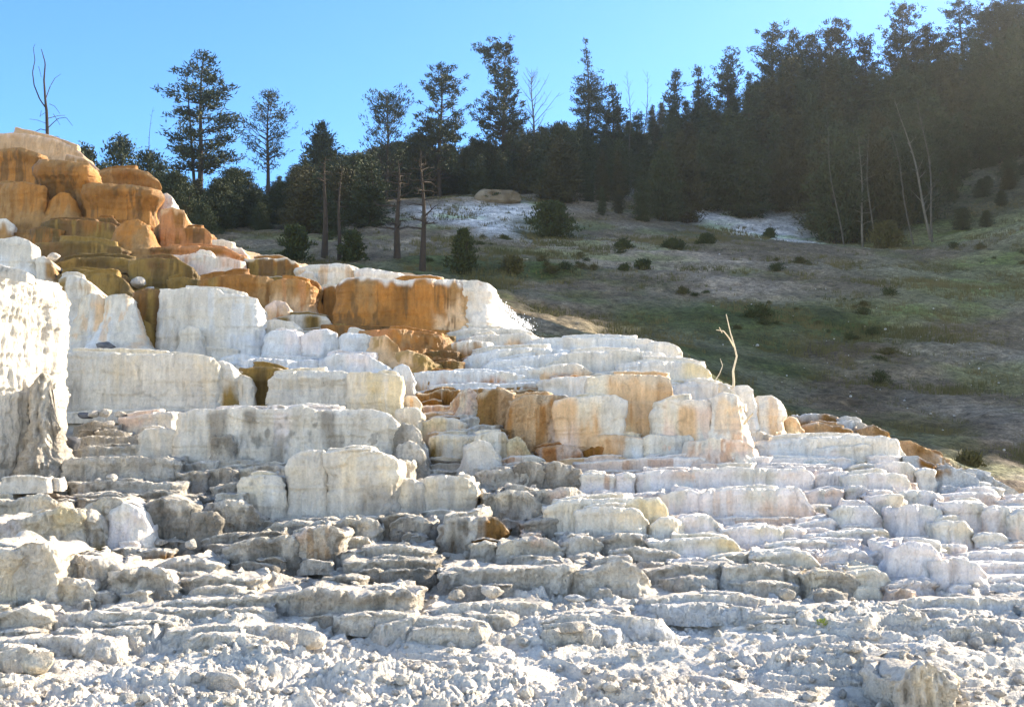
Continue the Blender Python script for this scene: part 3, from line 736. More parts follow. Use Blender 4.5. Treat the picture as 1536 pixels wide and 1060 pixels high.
terrace('white topmost tier on the right with a rounded bright end',
        L('1134,664 1170,658 1220,656 1280,654 1320,654 1340,658 1350,668 1356,690', '1128,690 1362,702', 'B W W', 'B W', rim='W', ra=.8, bat=.15, cr=.15, lobe=.1),
        L('1180,672 1204,668 1222,670', '1176,686 1228,686', 'V', 'B', rim='W', ra=.5, dd=-.1),
        L('1222,674 1250,668 1280,669 1288,682', '1218,696 1294,696', 'B W', 'V', rim='W', ra=.5, bat=.2, dd=-.1),
        L('1280,668 1292,665 1304,667', '1276,690 1308,690', 'W', 'W', rim='W', ra=.6, dd=-.3),
        L('1302,684 1324,681 1350,684', '1298,698 1354,698', 'V', 'V', rim='W', ra=.6, dd=-.2))
terrace('cluster of small pinkish white blocks stepping down to the right',
        L('1318,696 1340,692 1362,694 1374,704 1380,724', '1314,730 1384,730', 'V S', 'V K', rim='W', ra=.6, cr=.25),
        L('1272,700 1296,695 1322,697', '1268,714 1326,714', 'C S', 'V', rim='W', ra=.6),
        L('1268,712 1300,708 1340,707 1356,712 1362,728', '1262,746 1366,746', 'S V S', 'V', rim='W', ra=.7, cr=.15, bat=.15),
        L('1214,716 1240,708 1276,708', '1210,736 1280,736', 'V', 'V', rim='W', ra=.6),
        L('1376,706 1388,702 1402,704', '1372,732 1406,732', 'W', 'W', rim='W', ra=.7),
        L('1264,732 1276,727 1296,728 1304,740', '1260,758 1310,758', 'S V', 'V', rim='W', ra=.5, cr=.35),
        L('1214,738 1226,733 1240,736', '1210,760 1244,760', 'V S', 'V', rim='W', ra=.5),
        L('1234,738 1248,733 1264,736', '1230,760 1270,760', 'K', 'V', rim='W', ra=.5),
        L('1216,760 1230,756 1246,758', '1212,776 1250,776', 'S C', 'V', rim='W', ra=.6, cr=.2),
        L('1246,766 1262,757 1290,756 1306,758 1318,780', '1242,796 1326,796', 'S V', 'V', rim='W', ra=.7, bat=.14, cr=.2),
        L('1302,744 1320,739 1342,740 1350,752', '1298,784 1354,784', 'V C', 'S', rim='W', ra=.5, cr=.35, lobe=.12),
        L('1344,738 1370,734 1400,736 1414,744', '1340,774 1418,774', 'S V', 'V S', rim='W', ra=.6, cr=.2),
        L('1344,764 1362,757 1396,758 1416,766 1424,786', '1340,808 1430,808', 'V S', 'V', rim='W', ra=.5, cr=.3, lobe=.14, bat=.2))
terrace('blocks and ledges of pinkish white lime at the far right edge',
        L('1412,744 1440,738 1480,737 1500,742', '1408,762 1506,762', 'V', 'V K', rim='W', ra=.7),
        L('1480,732 1492,729 1504,732', '1476,750 1508,750', 'S', 'S', rim='W', ra=.7),
        L('1416,756 1440,751 1470,752 1480,764', '1412,806 1486,806', 'V S', 'V', rim='W', ra=.6, cr=.25, bat=.1),
        L('1472,764 1490,758 1514,760 1526,776', '1468,812 1532,812', 'V S', 'K V', rim='W', ra=.6, cr=.25, bat=.14),
        L('1508,772 1530,764 1570,764 1600,770', '1504,818 1610,818', 'S K', 'K P', rim='W', ra=.6, bat=.14),
        L('1494,750 1520,747 1600,748', '1490,764 1610,764', 'V', 'B', rim='W', ra=.7),
        L('1402,784 1420,779 1446,780 1456,794', '1398,824 1464,824', 'S C', 'V', rim='W', ra=.6, cr=.25, bat=.15),
        L('1460,806 1476,800 1502,801 1512,812', '1456,828 1516,828', 'S', 'V', rim='W', ra=.6, cr=.25),
        L('1500,820 1530,816 1600,816', '1496,834 1610,834', 'K', 'V', rim='W', ra=.7),
        L('1400,822 1420,817 1450,818', '1396,844 1456,844', 'C V', 'V', rim='W', ra=.6),
        L('1430,832 1480,826 1540,825 1600,826', '1426,850 1610,850', 'V', 'B V', rim='W', ra=.7, bat=.25),
        L('1456,850 1500,845 1560,844 1600,846', '1450,868 1610,868', 'V B', 'V', rim='W', ra=.6, bat=.3),
        L('1470,870 1520,862 1600,862', '1464,884 1610,884', 'V', 'B', rim='W', ra=.6, bat=.3))
terrace('big bulging rough white mass low on the right',
        L('1318,812 1340,806 1380,804 1400,808 1412,822', '1310,850 1424,850', 'V S', 'V', rim='W', ra=.7, bat=.25, lobe=.14),
        L('1340,822 1366,812 1396,814 1410,830 1420,848', '1326,872 1430,872', 'V', 'V B', rim='V', ra=.5, bat=.3, lobe=.16, dd=-.2),
        L('1406,844 1430,838 1456,842 1466,862', '1400,886 1480,886', 'V', 'V', rim='W', ra=.6, bat=.3, lobe=.16),
        L('1300,832 1316,826 1334,830', '1294,852 1340,852', 'V', 'B', rim='W', ra=.5, bat=.3),
        L('1330,874 1370,866 1400,870', '1322,894 1410,894', 'V', 'V', rim='W', ra=.6, bat=.4, k='d'))
terrace('broken tan and cream ledge jutting over the crusty ground, lower right',
        L('1206,862 1226,856 1256,855 1274,860 1280,874', '1200,892 1286,892', 'C S X', 'C X', st='X', sa=.15, rim='C', ra=.6, k='d', bat=.1),
        L('1266,858 1290,853 1312,852 1322,858 1330,872', '1262,890 1334,888', 'C S', 'C', rim='C', ra=.6, cr=.25, bat=.12),
        L('1320,880 1350,875 1400,874', '1314,892 1410,892', 'K', 'K', rim='W', ra=.6, k='d'))
# ---- orange fringe at the right edge of the apron
terrace('low orange stained fringe where the white apron meets the grassy slope',
        L('1196,622 1216,619 1240,622 1258,628', '1192,640 1262,642', 'B T', 'T O', rim='B', ra=.5, dd=1.5, k='d'),
        L('1204,640 1226,634 1256,638 1280,646', '1200,660 1286,662', 'A T', 'A', rim='B', ra=.4, dd=.6, bat=.5, k='d', st='B', sa=.2),
        L('1250,634 1280,630 1310,642', '1246,652 1316,656', 'B S', 'B T', rim='W', ra=.5, dd=1.0, bat=.5, k='d'),
        L('1288,640 1310,636 1332,650', '1282,662 1338,666', 'A T', 'A', rim='B', ra=.4, dd=.8, bat=.5, k='d'),
        L('1346,662 1366,660 1392,672 1420,690', '1340,690 1426,702', 'A T A', 'A', st='B', sa=.25, rim='P', ra=.5, dd=.6, bat=.5, k='d'),
        L('1354,684 1376,684 1400,700', '1350,704 1404,714', 'B O', 'B', rim='B', ra=.5, dd=.2, bat=.5, k='d'),
        L('1396,704 1420,702 1450,712 1480,722', '1390,728 1486,738', 'T B B', 'B', rim='B', ra=.5, dd=.2, bat=.5, k='d'),
        L('1440,708 1470,710 1504,724 1540,748', '1436,728 1546,762', 'B W', 'B', rim='B', ra=.5, dd=.9, bat=.5, k='d'))
# ---- tall block, left foreground
terrace('tall sunlit rough white block at the left edge of the picture',
        L('-130,396 -60,397 -20,399 6,402 24,405 34,413 56,418 78,425 90,437 97,455', '-130,722 40,722 64,722 97,716', 'E S E', 'S E G', st='G', sa=.05, rim='W', ra=.5, k='w', bat=.03, lobe=.16, cr=.12, back=.5, lip=.05, dd=-1.5, turn=2.6, fl=.035, crack=.9, dirt=.04),
        L('50,570 62,552 74,560 80,590 86,640', '44,724 84,718', 'G S X', 'X G', st='X', sa=.2, rim='G', ra=.4, k='d', bat=.2, lobe=.16, dd=.1, fl=.06, back=.5))
terrace('bluish white shaded block peeking over the tall sunlit left block',
        L('-60,360 0,358 24,355 44,362 56,372 58,386', '-60,440 70,440', 'B S', 'B', rim='W', ra=.5, lobe=.12, bat=.1),
        L('54,388 66,383 76,390 84,402', '50,440 90,440', 'S T', 'S', rim='W', ra=.4, cr=.3),
        L('-60,336 -10,328 10,329 22,338', '-60,360 26,360', 'W', 'T', rim='W', ra=.6),
        L('92,418 108,408 122,414', '86,450 128,450', 'L', 'L T', rim='L', ra=.3, dd=.4))
# ---- lower left foreground blocks
terrace('sunlit crumbly white ledge at the foot of the tall left block',
        L('-60,728 0,727 26,727 50,734 84,740 116,742', '-60,756 120,756', 'S W K', 'C S', rim='W', ra=.6, k='d', dirt=.05, bat=.2),
        L('-60,752 0,746 30,744 70,746 92,756', '-60,784 98,784', 'C S C', 'C', rim='W', ra=.6, k='d', bat=.1, lobe=.14),
        L('-60,782 0,776 24,777 60,770 96,760 122,758 134,768', '-60,838 140,838', 'S V C Y', 'C S', rim='W', ra=.6, k='d', bat=.1, lobe=.14, cr=.2),
        L('124,770 138,764 150,776 160,802', '120,834 166,834', 'X G S', 'G L', rim='G', k='d', bat=.15, dirt=.15))
terrace('knobbly sunlit columns in the lower left corner',
        L('-60,820 0,818 20,822 32,832', '-60,912 40,912', 'S G C', 'C', rim='W', ra=.6, k='d', dirt=.1, bat=.08, lobe=.18),
        L('28,832 42,820 70,816 82,826 88,840', '30,912 90,912', 'E G C', 'S', rim='W', ra=.6, k='d', dirt=.15, bat=.06, lobe=.16),
        L('84,872 96,866 120,866 136,872 142,886', '82,908 146,908', 'C S', 'C S', rim='W', ra=.5, k='d', dirt=.1),
        L('-60,926 0,918 40,914 66,918 76,928', '-60,950 80,952', 'E S', 'G X', rim='W', ra=.7, k='d', dirt=.25))
terrace('grey pitted lumps in front of the white wedge, lower left',
        L('88,842 106,834 140,833 164,838 180,846', '84,892 186,892', 'S G', 'G X', rim='W', ra=.6, k='d', dirt=.15, bat=.2, lobe=.14),
        L('176,852 200,845 234,846 252,856 264,876', '170,898 270,898', 'S G S', 'S X', rim='W', ra=.6, k='d', dirt=.2, bat=.15, lobe=.14),
        L('164,826 200,820 240,822 258,826', '160,842 264,842', 'S', 'S T', rim='W', ra=.6, k='d', dirt=.08),
        L('236,846 262,838 300,838 334,846', '232,868 340,864', 'W S', 'S', rim='W', ra=.6, k='d'),
        L('276,868 300,865 340,864 366,866 400,868', '270,890 406,888', 'G S', 'G', rim='W', ra=.6, k='d', dirt=.18))
terrace('bright white wedge lodged between grey brown blocks',
        L('172,762 184,752 200,756 214,764 224,790', '164,820 236,820', 'W V', 'V W', rim='W', ra=.6, bat=.25, lobe=.1, dd=-.25, crack=.2),
        L('142,756 160,750 178,752', '136,826 186,826', 'C G', 'L C', rim='G', ra=.4, k='d', bat=.2, dirt=.15),
        L('114,742 150,738 180,739 214,740', '110,756 218,756', 'G X', 'X', rim='S', ra=.6, k='d', dirt=.25))
terrace('dark grey pitted blocks with vertical furrows, lower left centre',
        L('210,756 224,750 256,749 280,752 292,760', '204,818 296,818', 'H G', 'H', st='X', sa=.2, rim='G', ra=.5, k='d', dirt=.45, bat=.06),
        L('284,768 300,764 322,766 330,776', '280,820 334,820', 'H', 'H', rim='G', ra=.4, k='d', dirt=.4, bat=.05),
        L('212,742 240,738 270,740 300,744', '206,758 306,758', 'H G', 'H', rim='S', ra=.5, k='d', dirt=.35),
        L('316,756 340,746 362,745 378,758 394,778', '310,810 400,806', 'G S H', 'H', rim='W', ra=.5, k='d', dirt=.35, bat=.2, lobe=.14),
        L('280,752 300,744 318,752', '276,775 322,775', 'G H', 'H', rim='S', ra=.5, k='d', dirt=.3, dd=.2))
# ---- grey rubble tiers, centre foreground
terrace('row of short grey columns and ledges across the centre foreground',
        L('330,788 370,782 400,780 412,786', '326,804 418,804', 'H', 'H', rim='S', ra=.5, k='d', dirt=.4),
        L('400,786 440,779 480,779 520,782', '396,812 526,812', 'G E G', 'G X', rim='S', ra=.5, k='d', dirt=.25, bat=.1),
        L('504,786 518,777 530,779 536,790', '500,808 542,808', 'E C', 'C', rim='W', ra=.5, k='d', dirt=.08, cr=.4),
        L('530,780 548,776 566,778 572,788', '526,812 576,812', 'C S', 'C G', rim='W', ra=.5, k='d', dirt=.15, cr=.25),
        L('570,776 592,770 620,772 640,778 646,788', '566,804 650,804', 'H G', 'H', rim='S', ra=.5, k='d', dirt=.3),
        L('300,810 330,800 368,800', '296,822 374,820', 'G X', 'X', rim='S', ra=.4, k='d', dirt=.3),
        L('346,820 376,804 420,802 450,804', '342,846 456,846', 'G H G', 'H', rim='S', ra=.6, k='d', dirt=.3, bat=.08),
        L('440,806 458,794 500,791 514,798', '436,842 520,840', 'K G E', 'G X', rim='W', ra=.5, k='d', dirt=.22, bat=.08, st='T', sa=.1),
        L('500,810 530,806 552,806 560,814', '496,830 566,828', 'S C', 'S', rim='W', ra=.6, k='d', dirt=.1),
        L('546,822 580,818 620,820 650,822', '540,842 656,842', 'E G', 'X G', rim='S', ra=.5, k='d', dirt=.3),
        L('520,842 570,838 620,840 660,842', '514,862 666,862', 'G H', 'H', rim='S', ra=.5, k='d', dirt=.35))
terrace('dark craggy lump with a brown fluted right side, centre foreground',
        L('668,786 684,774 710,770 736,772 748,782 756,800', '660,820 764,820', 'G S T', 'H S D', st='D', sa=.12, rim='W', ra=.5, k='d', dirt=.25, bat=.25, lobe=.12),
        L('586,788 600,776 630,774 648,780', '580,806 654,806', 'G X S', 'X', rim='W', ra=.5, k='d', dirt=.3, bat=.15))
terrace('short row of cream and grey crumbling blocks, centre foreground',
        L('752,812 776,806 800,804 824,806 842,820', '746,840 850,840', 'C S K S', 'G', rim='W', ra=.6, k='d', dirt=.12, bat=.1),
        L('842,814 864,805 888,806 902,816', '838,838 908,838', 'S E', 'G', rim='W', ra=.6, k='d', dirt=.15, bat=.12, cr=.25),
        L('708,816 724,810 746,816', '704,832 750,832', 'C', 'G', rim='W', ra=.5, k='d', dirt=.15),
        L('900,808 930,802 960,806 974,816', '896,834 980,834', 'X S X', 'G', rim='W', ra=.5, k='d', dirt=.3, bat=.2),
        L('916,826 950,820 990,824 1020,834', '910,846 1026,848', 'S', 'G', rim='W', ra=.6, k='d', dirt=.15, bat=.2))
terrace('long low grey wall with icicle-like furrows, centre foreground',
        L('660,860 700,852 740,850 790,847 830,846 860,850', '654,884 866,884', 'G E G S', 'X G', rim='W', ra=.7, k='d', dirt=.18, bat=.15, lobe=.1),
        L('874,852 900,840 930,838 950,846 962,870', '868,886 968,888', 'S E', 'G S', rim='W', ra=.6, k='d', dirt=.12, bat=.3, lobe=.12),
        L('962,852 1010,846 1070,845 1120,848', '956,870 1126,870', 'G S', 'G', rim='W', ra=.6, k='d', dirt=.2, bat=.3),
        L('1090,850 1140,846 1180,850 1206,856', '1084,880 1212,884', 'S G', 'G', rim='W', ra=.6, k='d', dirt=.18, bat=.3))
terrace('low grey pitted bank with white top, lower centre left',
        L('200,908 280,898 360,894 430,890 452,892', '196,922 460,916', 'S', 'S E', rim='W', ra=.8, k='d', bat=.3),
        L('444,894 480,886 540,885 580,884 606,882 624,890', '440,930 630,924', 'X X G X S X', 'X E S G', rim='W', ra=.7, k='d', dirt=.22, bat=.12, lobe=.1),
        L('488,866 520,862 552,866', '484,882 558,882', 'H G', 'H', rim='S', ra=.5, k='d', dirt=.3))
terrace('sunlit fluted tan overhang at the bottom right corner of the crust',
        L('1336,1022 1356,1008 1390,1003 1416,1008 1430,1024', '1328,1090 1438,1090', 'S C S', 'E C', st='X', sa=.08, rim='W', ra=.6, k='d', bat=.15, lobe=.12, fl=.05))
terrace('low broken white banks where the steps sink into the crusty ground, lower centre',
        L('640,914 700,906 760,904 820,908', '634,926 826,924', 'W S', 'S', rim='W', ra=.6, k='d', bat=.5, lip=0),
        L('560,936 620,929 690,928 730,934', '552,950 738,950', 'S W', 'S', rim='W', ra=.6, k='d', bat=.5, lip=0),
        L('800,930 860,922 930,921 990,928', '792,946 998,944', 'W', 'S B', rim='W', ra=.6, k='d', bat=.5, lip=0),
        L('960,902 1020,892 1090,891 1150,898', '952,916 1158,914', 'S W', 'B', rim='W', ra=.6, k='d', bat=.5, lip=0),
        L('1120,916 1180,908 1250,908 1320,914', '1112,932 1328,930', 'W', 'S', rim='W', ra=.6, k='d', bat=.5, lip=0))
terrace('low broken white banks along the foot of the lower left blocks',
        L('60,930 130,920 210,918 280,926', '52,944 288,942', 'W S', 'S', rim='W', ra=.6, k='d', bat=.5, lip=0),
        L('250,944 330,935 400,934 460,940', '242,958 468,958', 'S W', 'S', rim='W', ra=.6, k='d', bat=.5, lip=0),
        L('-40,962 40,955 120,955 180,962', '-48,980 188,978', 'W', 'S', rim='W', ra=.6, k='d', bat=.5, lip=0))
terrace('low broken white banks at the lower right, below the bulging rough mass',
        L('1300,908 1380,898 1450,897 1560,903', '1292,922 1570,920', 'W', 'B', rim='W', ra=.6, k='d', bat=.5, lip=0),
        L('1380,936 1450,928 1560,930', '1372,950 1570,950', 'S W', 'S', rim='W', ra=.6, k='d', bat=.5, lip=0))

# ------------------------------------------------------------------ terrain: one sheet, foreground crust + slope + hillside
HC = dict(d=(.168, .128, .082), g=(.068, .078, .025), y=(.175, .17, .072), b=(.115, .082, .05), w=(.62, .58, .53), t=(.29, .225, .155), f=(.075, .068, .038), m=(.09, .08, .055))
HILLPTS = [  # picture x, picture y, distance, colour
    (790, 506, 28, 'd'), (830, 516, 27.3, 'g'), (880, 520, 27, 'g'), (930, 520, 27, 'g'), (985, 524, 27, 'g'), (1035, 545, 26.5, 'g'), (1080, 585, 25, 'g'), (1140, 612, 23.5, 'g'), (1190, 632, 23.5, 'g'), (1290, 662, 22.5, 'b'), (1400, 712, 20, 'b'), (1480, 735, 19.2, 'b'), (1536, 768, 18.6, 'b'),
    (262, 335, 50, 'd'), (300, 378, 45, 'd'), (340, 402, 42, 'd'), (400, 418, 39, 'g'), (450, 428, 38, 'g'), (540, 412, 37, 'g'), (620, 424, 36, 'd'), (700, 430, 35, 'd'), (745, 452, 33.5, 'd'), (795, 500, 31, 'd'), (850, 514, 30, 'g'), (950, 516, 30, 'g'),
    (1020, 526, 29.5, 'g'), (1070, 570, 27.5, 'g'), (1130, 598, 26, 'g'), (1185, 622, 25, 'g'), (350, 396, 55, 'g'), (450, 404, 50, 'g'), (600, 415, 48, 'g'), (700, 428, 46, 'm'), (770, 460, 43, 'm'), (800, 500, 38, 'd'), (860, 515, 36, 'g'), (950, 517, 36, 'g'),
    (1020, 515, 36, 'g'), (1070, 565, 32, 'g'), (1130, 600, 30, 'g'), (1200, 640, 27, 'g'), (1300, 655, 25, 'b'), (1400, 705, 22, 'b'), (1536, 760, 20, 'b'), (1750, 800, 19, 'b'),
    (340, 326, 78, 'd'), (380, 350, 68, 'd'), (450, 345, 74, 'd'), (520, 330, 78, 'd'), (560, 305, 85, 'd'), (640, 300, 86, 'd'), (560, 350, 68, 'd'), (640, 345, 70, 'd'), (640, 390, 55, 'g'), (560, 390, 56, 'd'), (480, 380, 58, 'd'), (690, 395, 54, 'g'),
    (700, 318, 82, 'w'), (740, 313, 84, 'w'), (775, 318, 83, 'w'), (720, 335, 75, 'w'), (750, 345, 72, 'w'), (690, 345, 72, 'd'), (790, 350, 72, 'g'), (740, 372, 62, 'd'), (830, 340, 78, 'g'), (720, 300, 88, 't'),
    (800, 400, 54, 'g'), (870, 300, 92, 'd'), (960, 300, 95, 'd'), (880, 330, 84, 'd'), (960, 330, 86, 'd'), (920, 355, 76, 'd'), (1010, 335, 88, 'm'), (1060, 322, 96, 'w'), (1110, 340, 92, 'w'), (1160, 352, 88, 'w'), (1205, 362, 84, 'w'), (1260, 366, 86, 'y'), (1050, 350, 82, 'm'), (1120, 360, 78, 'm'),
    (860, 372, 66, 't'), (920, 384, 63, 't'), (1000, 380, 64, 't'), (1080, 372, 68, 'd'), (1160, 368, 71, 'd'), (1240, 370, 73, 'd'), (1320, 376, 72, 'd'), (1400, 382, 69, 'd'), (1470, 390, 66, 'y'), (1536, 396, 64, 'y'), (1700, 400, 62, 'y'),
    (1320, 372, 84, 'y'), (1400, 362, 84, 'y'), (1480, 345, 84, 'y'), (1536, 335, 84, 'y'), (1700, 310, 84, 'y'),
    (840, 440, 50, 'd'), (900, 430, 52, 'd'), (1000, 425, 53, 'd'), (1100, 430, 53, 't'), (1200, 420, 56, 'd'), (1300, 425, 55, 'd'), (1400, 430, 54, 'y'), (1500, 430, 54, 'y'), (1650, 440, 54, 'y'),
    (880, 475, 44, 'd'), (960, 480, 44, 'g'), (1050, 480, 44, 'g'), (1150, 475, 46, 'g'), (1250, 480, 46, 'g'), (1350, 470, 47, 'y'), (1450, 490, 45, 'd'), (1536, 500, 44, 'd'), (1700, 500, 43, 'd'),
    (1150, 520, 41, 'g'), (1250, 525, 40, 'b'), (1180, 560, 36, 'g'), (1260, 575, 35, 'b'), (1350, 560, 37, 'd'), (1450, 580, 35, 'd'), (1536, 600, 33, 'd'), (1280, 620, 31, 'b'), (1380, 640, 29, 'b'), (1480, 680, 26, 'b'), (1700, 640, 28, 'b'),
    (200, 335, 90, 'f'), (60, 340, 90, 'f'), (300, 312, 92, 'f'), (420, 325, 98, 'f'), (560, 303, 104, 'f'), (700, 286, 108, 'f'), (850, 275, 110, 'f'), (1000, 268, 112, 'f'), (1150, 262, 114, 'f'), (1300, 255, 114, 'f'), (1400, 240, 114, 'f'), (1536, 205, 114, 'f'), (1700, 150, 114, 'f'),
    (1000, 335, 94, 'f'), (1100, 310, 102, 'f'), (1300, 330, 94, 'f'), (1420, 305, 96, 'f'), (1536, 285, 96, 'f'),
    (0, 330, 118, 'f'), (150, 318, 112, 'f'), (300, 320, 112, 'f'), (450, 305, 118, 'f'), (600, 285, 126, 'f'), (720, 262, 132, 'f'), (850, 228, 135, 'f'), (1000, 195, 137, 'f'), (1150, 160, 140, 'f'), (1300, 145, 142, 'f'), (1450, 105, 145, 'f'), (1600, 60, 148, 'f'), (1800, -20, 150, 'f'),
    (0, 400, 180, 'f'), (300, 380, 180, 'f'), (600, 330, 190, 'f'), (900, 280, 200, 'f'), (1200, 230, 200, 'f'), (1536, 150, 210, 'f'), (-300, 380, 120, 'f'), (-300, 420, 70, 'd'), (-120, 390, 60, 'd')]
for x, y, d, c in HILLPTS:
    p = at(x, y, d)
    CTRL.append((float(p[0]), float(p[1]), float(p[2]), 1, *HC[c]))
for X, Y, Z, c in [(78, 116, 64, 'f'), (90, 140, 74, 'f'), (95, 98, 55, 'f'), (108, 88, 47, 'f'), (60, 84, 24, 'y'), (44, 62, 25, 'y'), (70, 70, 40, 'y'), (43, 53, 27.5, 'y'), (43, 45.5, 16.5, 'y'), (50, 57, 31, 'y'), (50, 49, 19, 'y'), (60, 63, 37, 'y'), (60, 54, 23, 'y'), (35, 42, 11, 'd'), (54, 42, 10, 'd'), (120, 62, 34, 'f'), (100, 34, 20, 'd'), (62, 45, 8, 'd'), (45, 22, 1.0, 'd'), (60, 8, 1.0, 'd'), (150, 150, 80, 'f'), (220, 60, 50, 'f'), (260, 260, 90, 'f'),  # unseen ridge off to the right, added and shaped to shade the hillside
                   (-70, 60, 9, 'd'), (-120, 110, 16, 'f'), (-60, 25, 3, 'd'), (-220, 60, 12, 'f'), (-200, 300, 20, 'f'), (0, 380, 12, 'f'), (150, 380, 30, 'f'), (-380, 200, 10, 'f'), (330, 200, 60, 'f')]:
    CTRL.append((X, Y, Z, 1, *HC[c]))
for y in (905, 940, 980, 1020, 1060, 1110, 1180, 1300):
    for x in range(-250, 1800, 150):
        d = float(dfun(y)) if y < 1200 else 5.0
        p = at(x, y, d)
        c = PAL['W'] if (x // 150) % 2 else PAL['S']
        CTRL.append((float(p[0]), float(p[1]), max(-.35, float(p[2])), 0, *c))
for X, Y, Z in [(-9, 8, .0), (-13, 12, .5), (9, 8, -.1), (13, 14, -.2), (17, 19, -.4), (-14, 16, 1.5), (-17, 24, 3.6), (-22, 30, 5.5), (-28, 42, 8.5), (-20, 44, 9.2), (-14, 44, 8.6), (20, 12, -.3), (-22, 10, .5)]:
    CTRL.append((X, Y, Z, 0, .66, .64, .6))
C_ = np.array(CTRL, float)
PXY, PZ, PK, PC = C_[:, :2], C_[:, 2], C_[:, 3], C_[:, 4:7]
_r = np.sqrt(((PXY[:, None] - PXY[None]) ** 2).sum(-1))
_n = len(PXY)
_A = np.zeros((_n + 3, _n + 3))
_A[:_n, :_n] = -_r - np.eye(_n) * 0.0
_A[:_n, :_n] += np.diag(np.where(PK > 0, 0.4, 0.25))
_P = np.c_[np.ones(_n), PXY]
_A[:_n, _n:] = _P; _A[_n:, :_n] = _P.T
WGT = np.linalg.solve(_A, np.r_[PZ, 0, 0, 0])


def hz(X, Y, full=False):
    """Terrain height (and, when full, hill share and colour)."""
    X = np.atleast_1d(np.asarray(X, float)); Y = np.atleast_1d(np.asarray(Y, float))
    Z = np.empty(len(X)); K = np.empty(len(X)); Cc = np.empty((len(X), 3))
    for i in range(0, len(X), 8000):
        q = np.c_[X[i:i + 8000], Y[i:i + 8000]]
        r = np.sqrt(np.maximum(((q[:, None] - PXY[None]) ** 2).sum(-1), 1e-8))
        Z[i:i + 8000] = -(r @ WGT[:_n]) + WGT[_n] + q @ WGT[_n + 1:]
        if full:
            w = 1 / (r + 0.15) ** 4
            w /= w.sum(1, keepdims=True)
            K[i:i + 8000] = w @ PK; Cc[i:i + 8000] = w @ PC
    return (Z, K, Cc) if full else Z


def hit(x, y, d0=24.0, d1=170.0):
    """Where the line of sight through picture position x, y meets the terrain beyond d0."""
    ds = np.linspace(d0, d1, 500)
    p = at(x, y, ds)
    z = hz(p[0], p[1])
    i = np.argmax(z > p[2])
    if not (z > p[2]).any():
        i = len(ds) - 1
    return float(p[0][i]), float(p[1][i]), float(z[i])


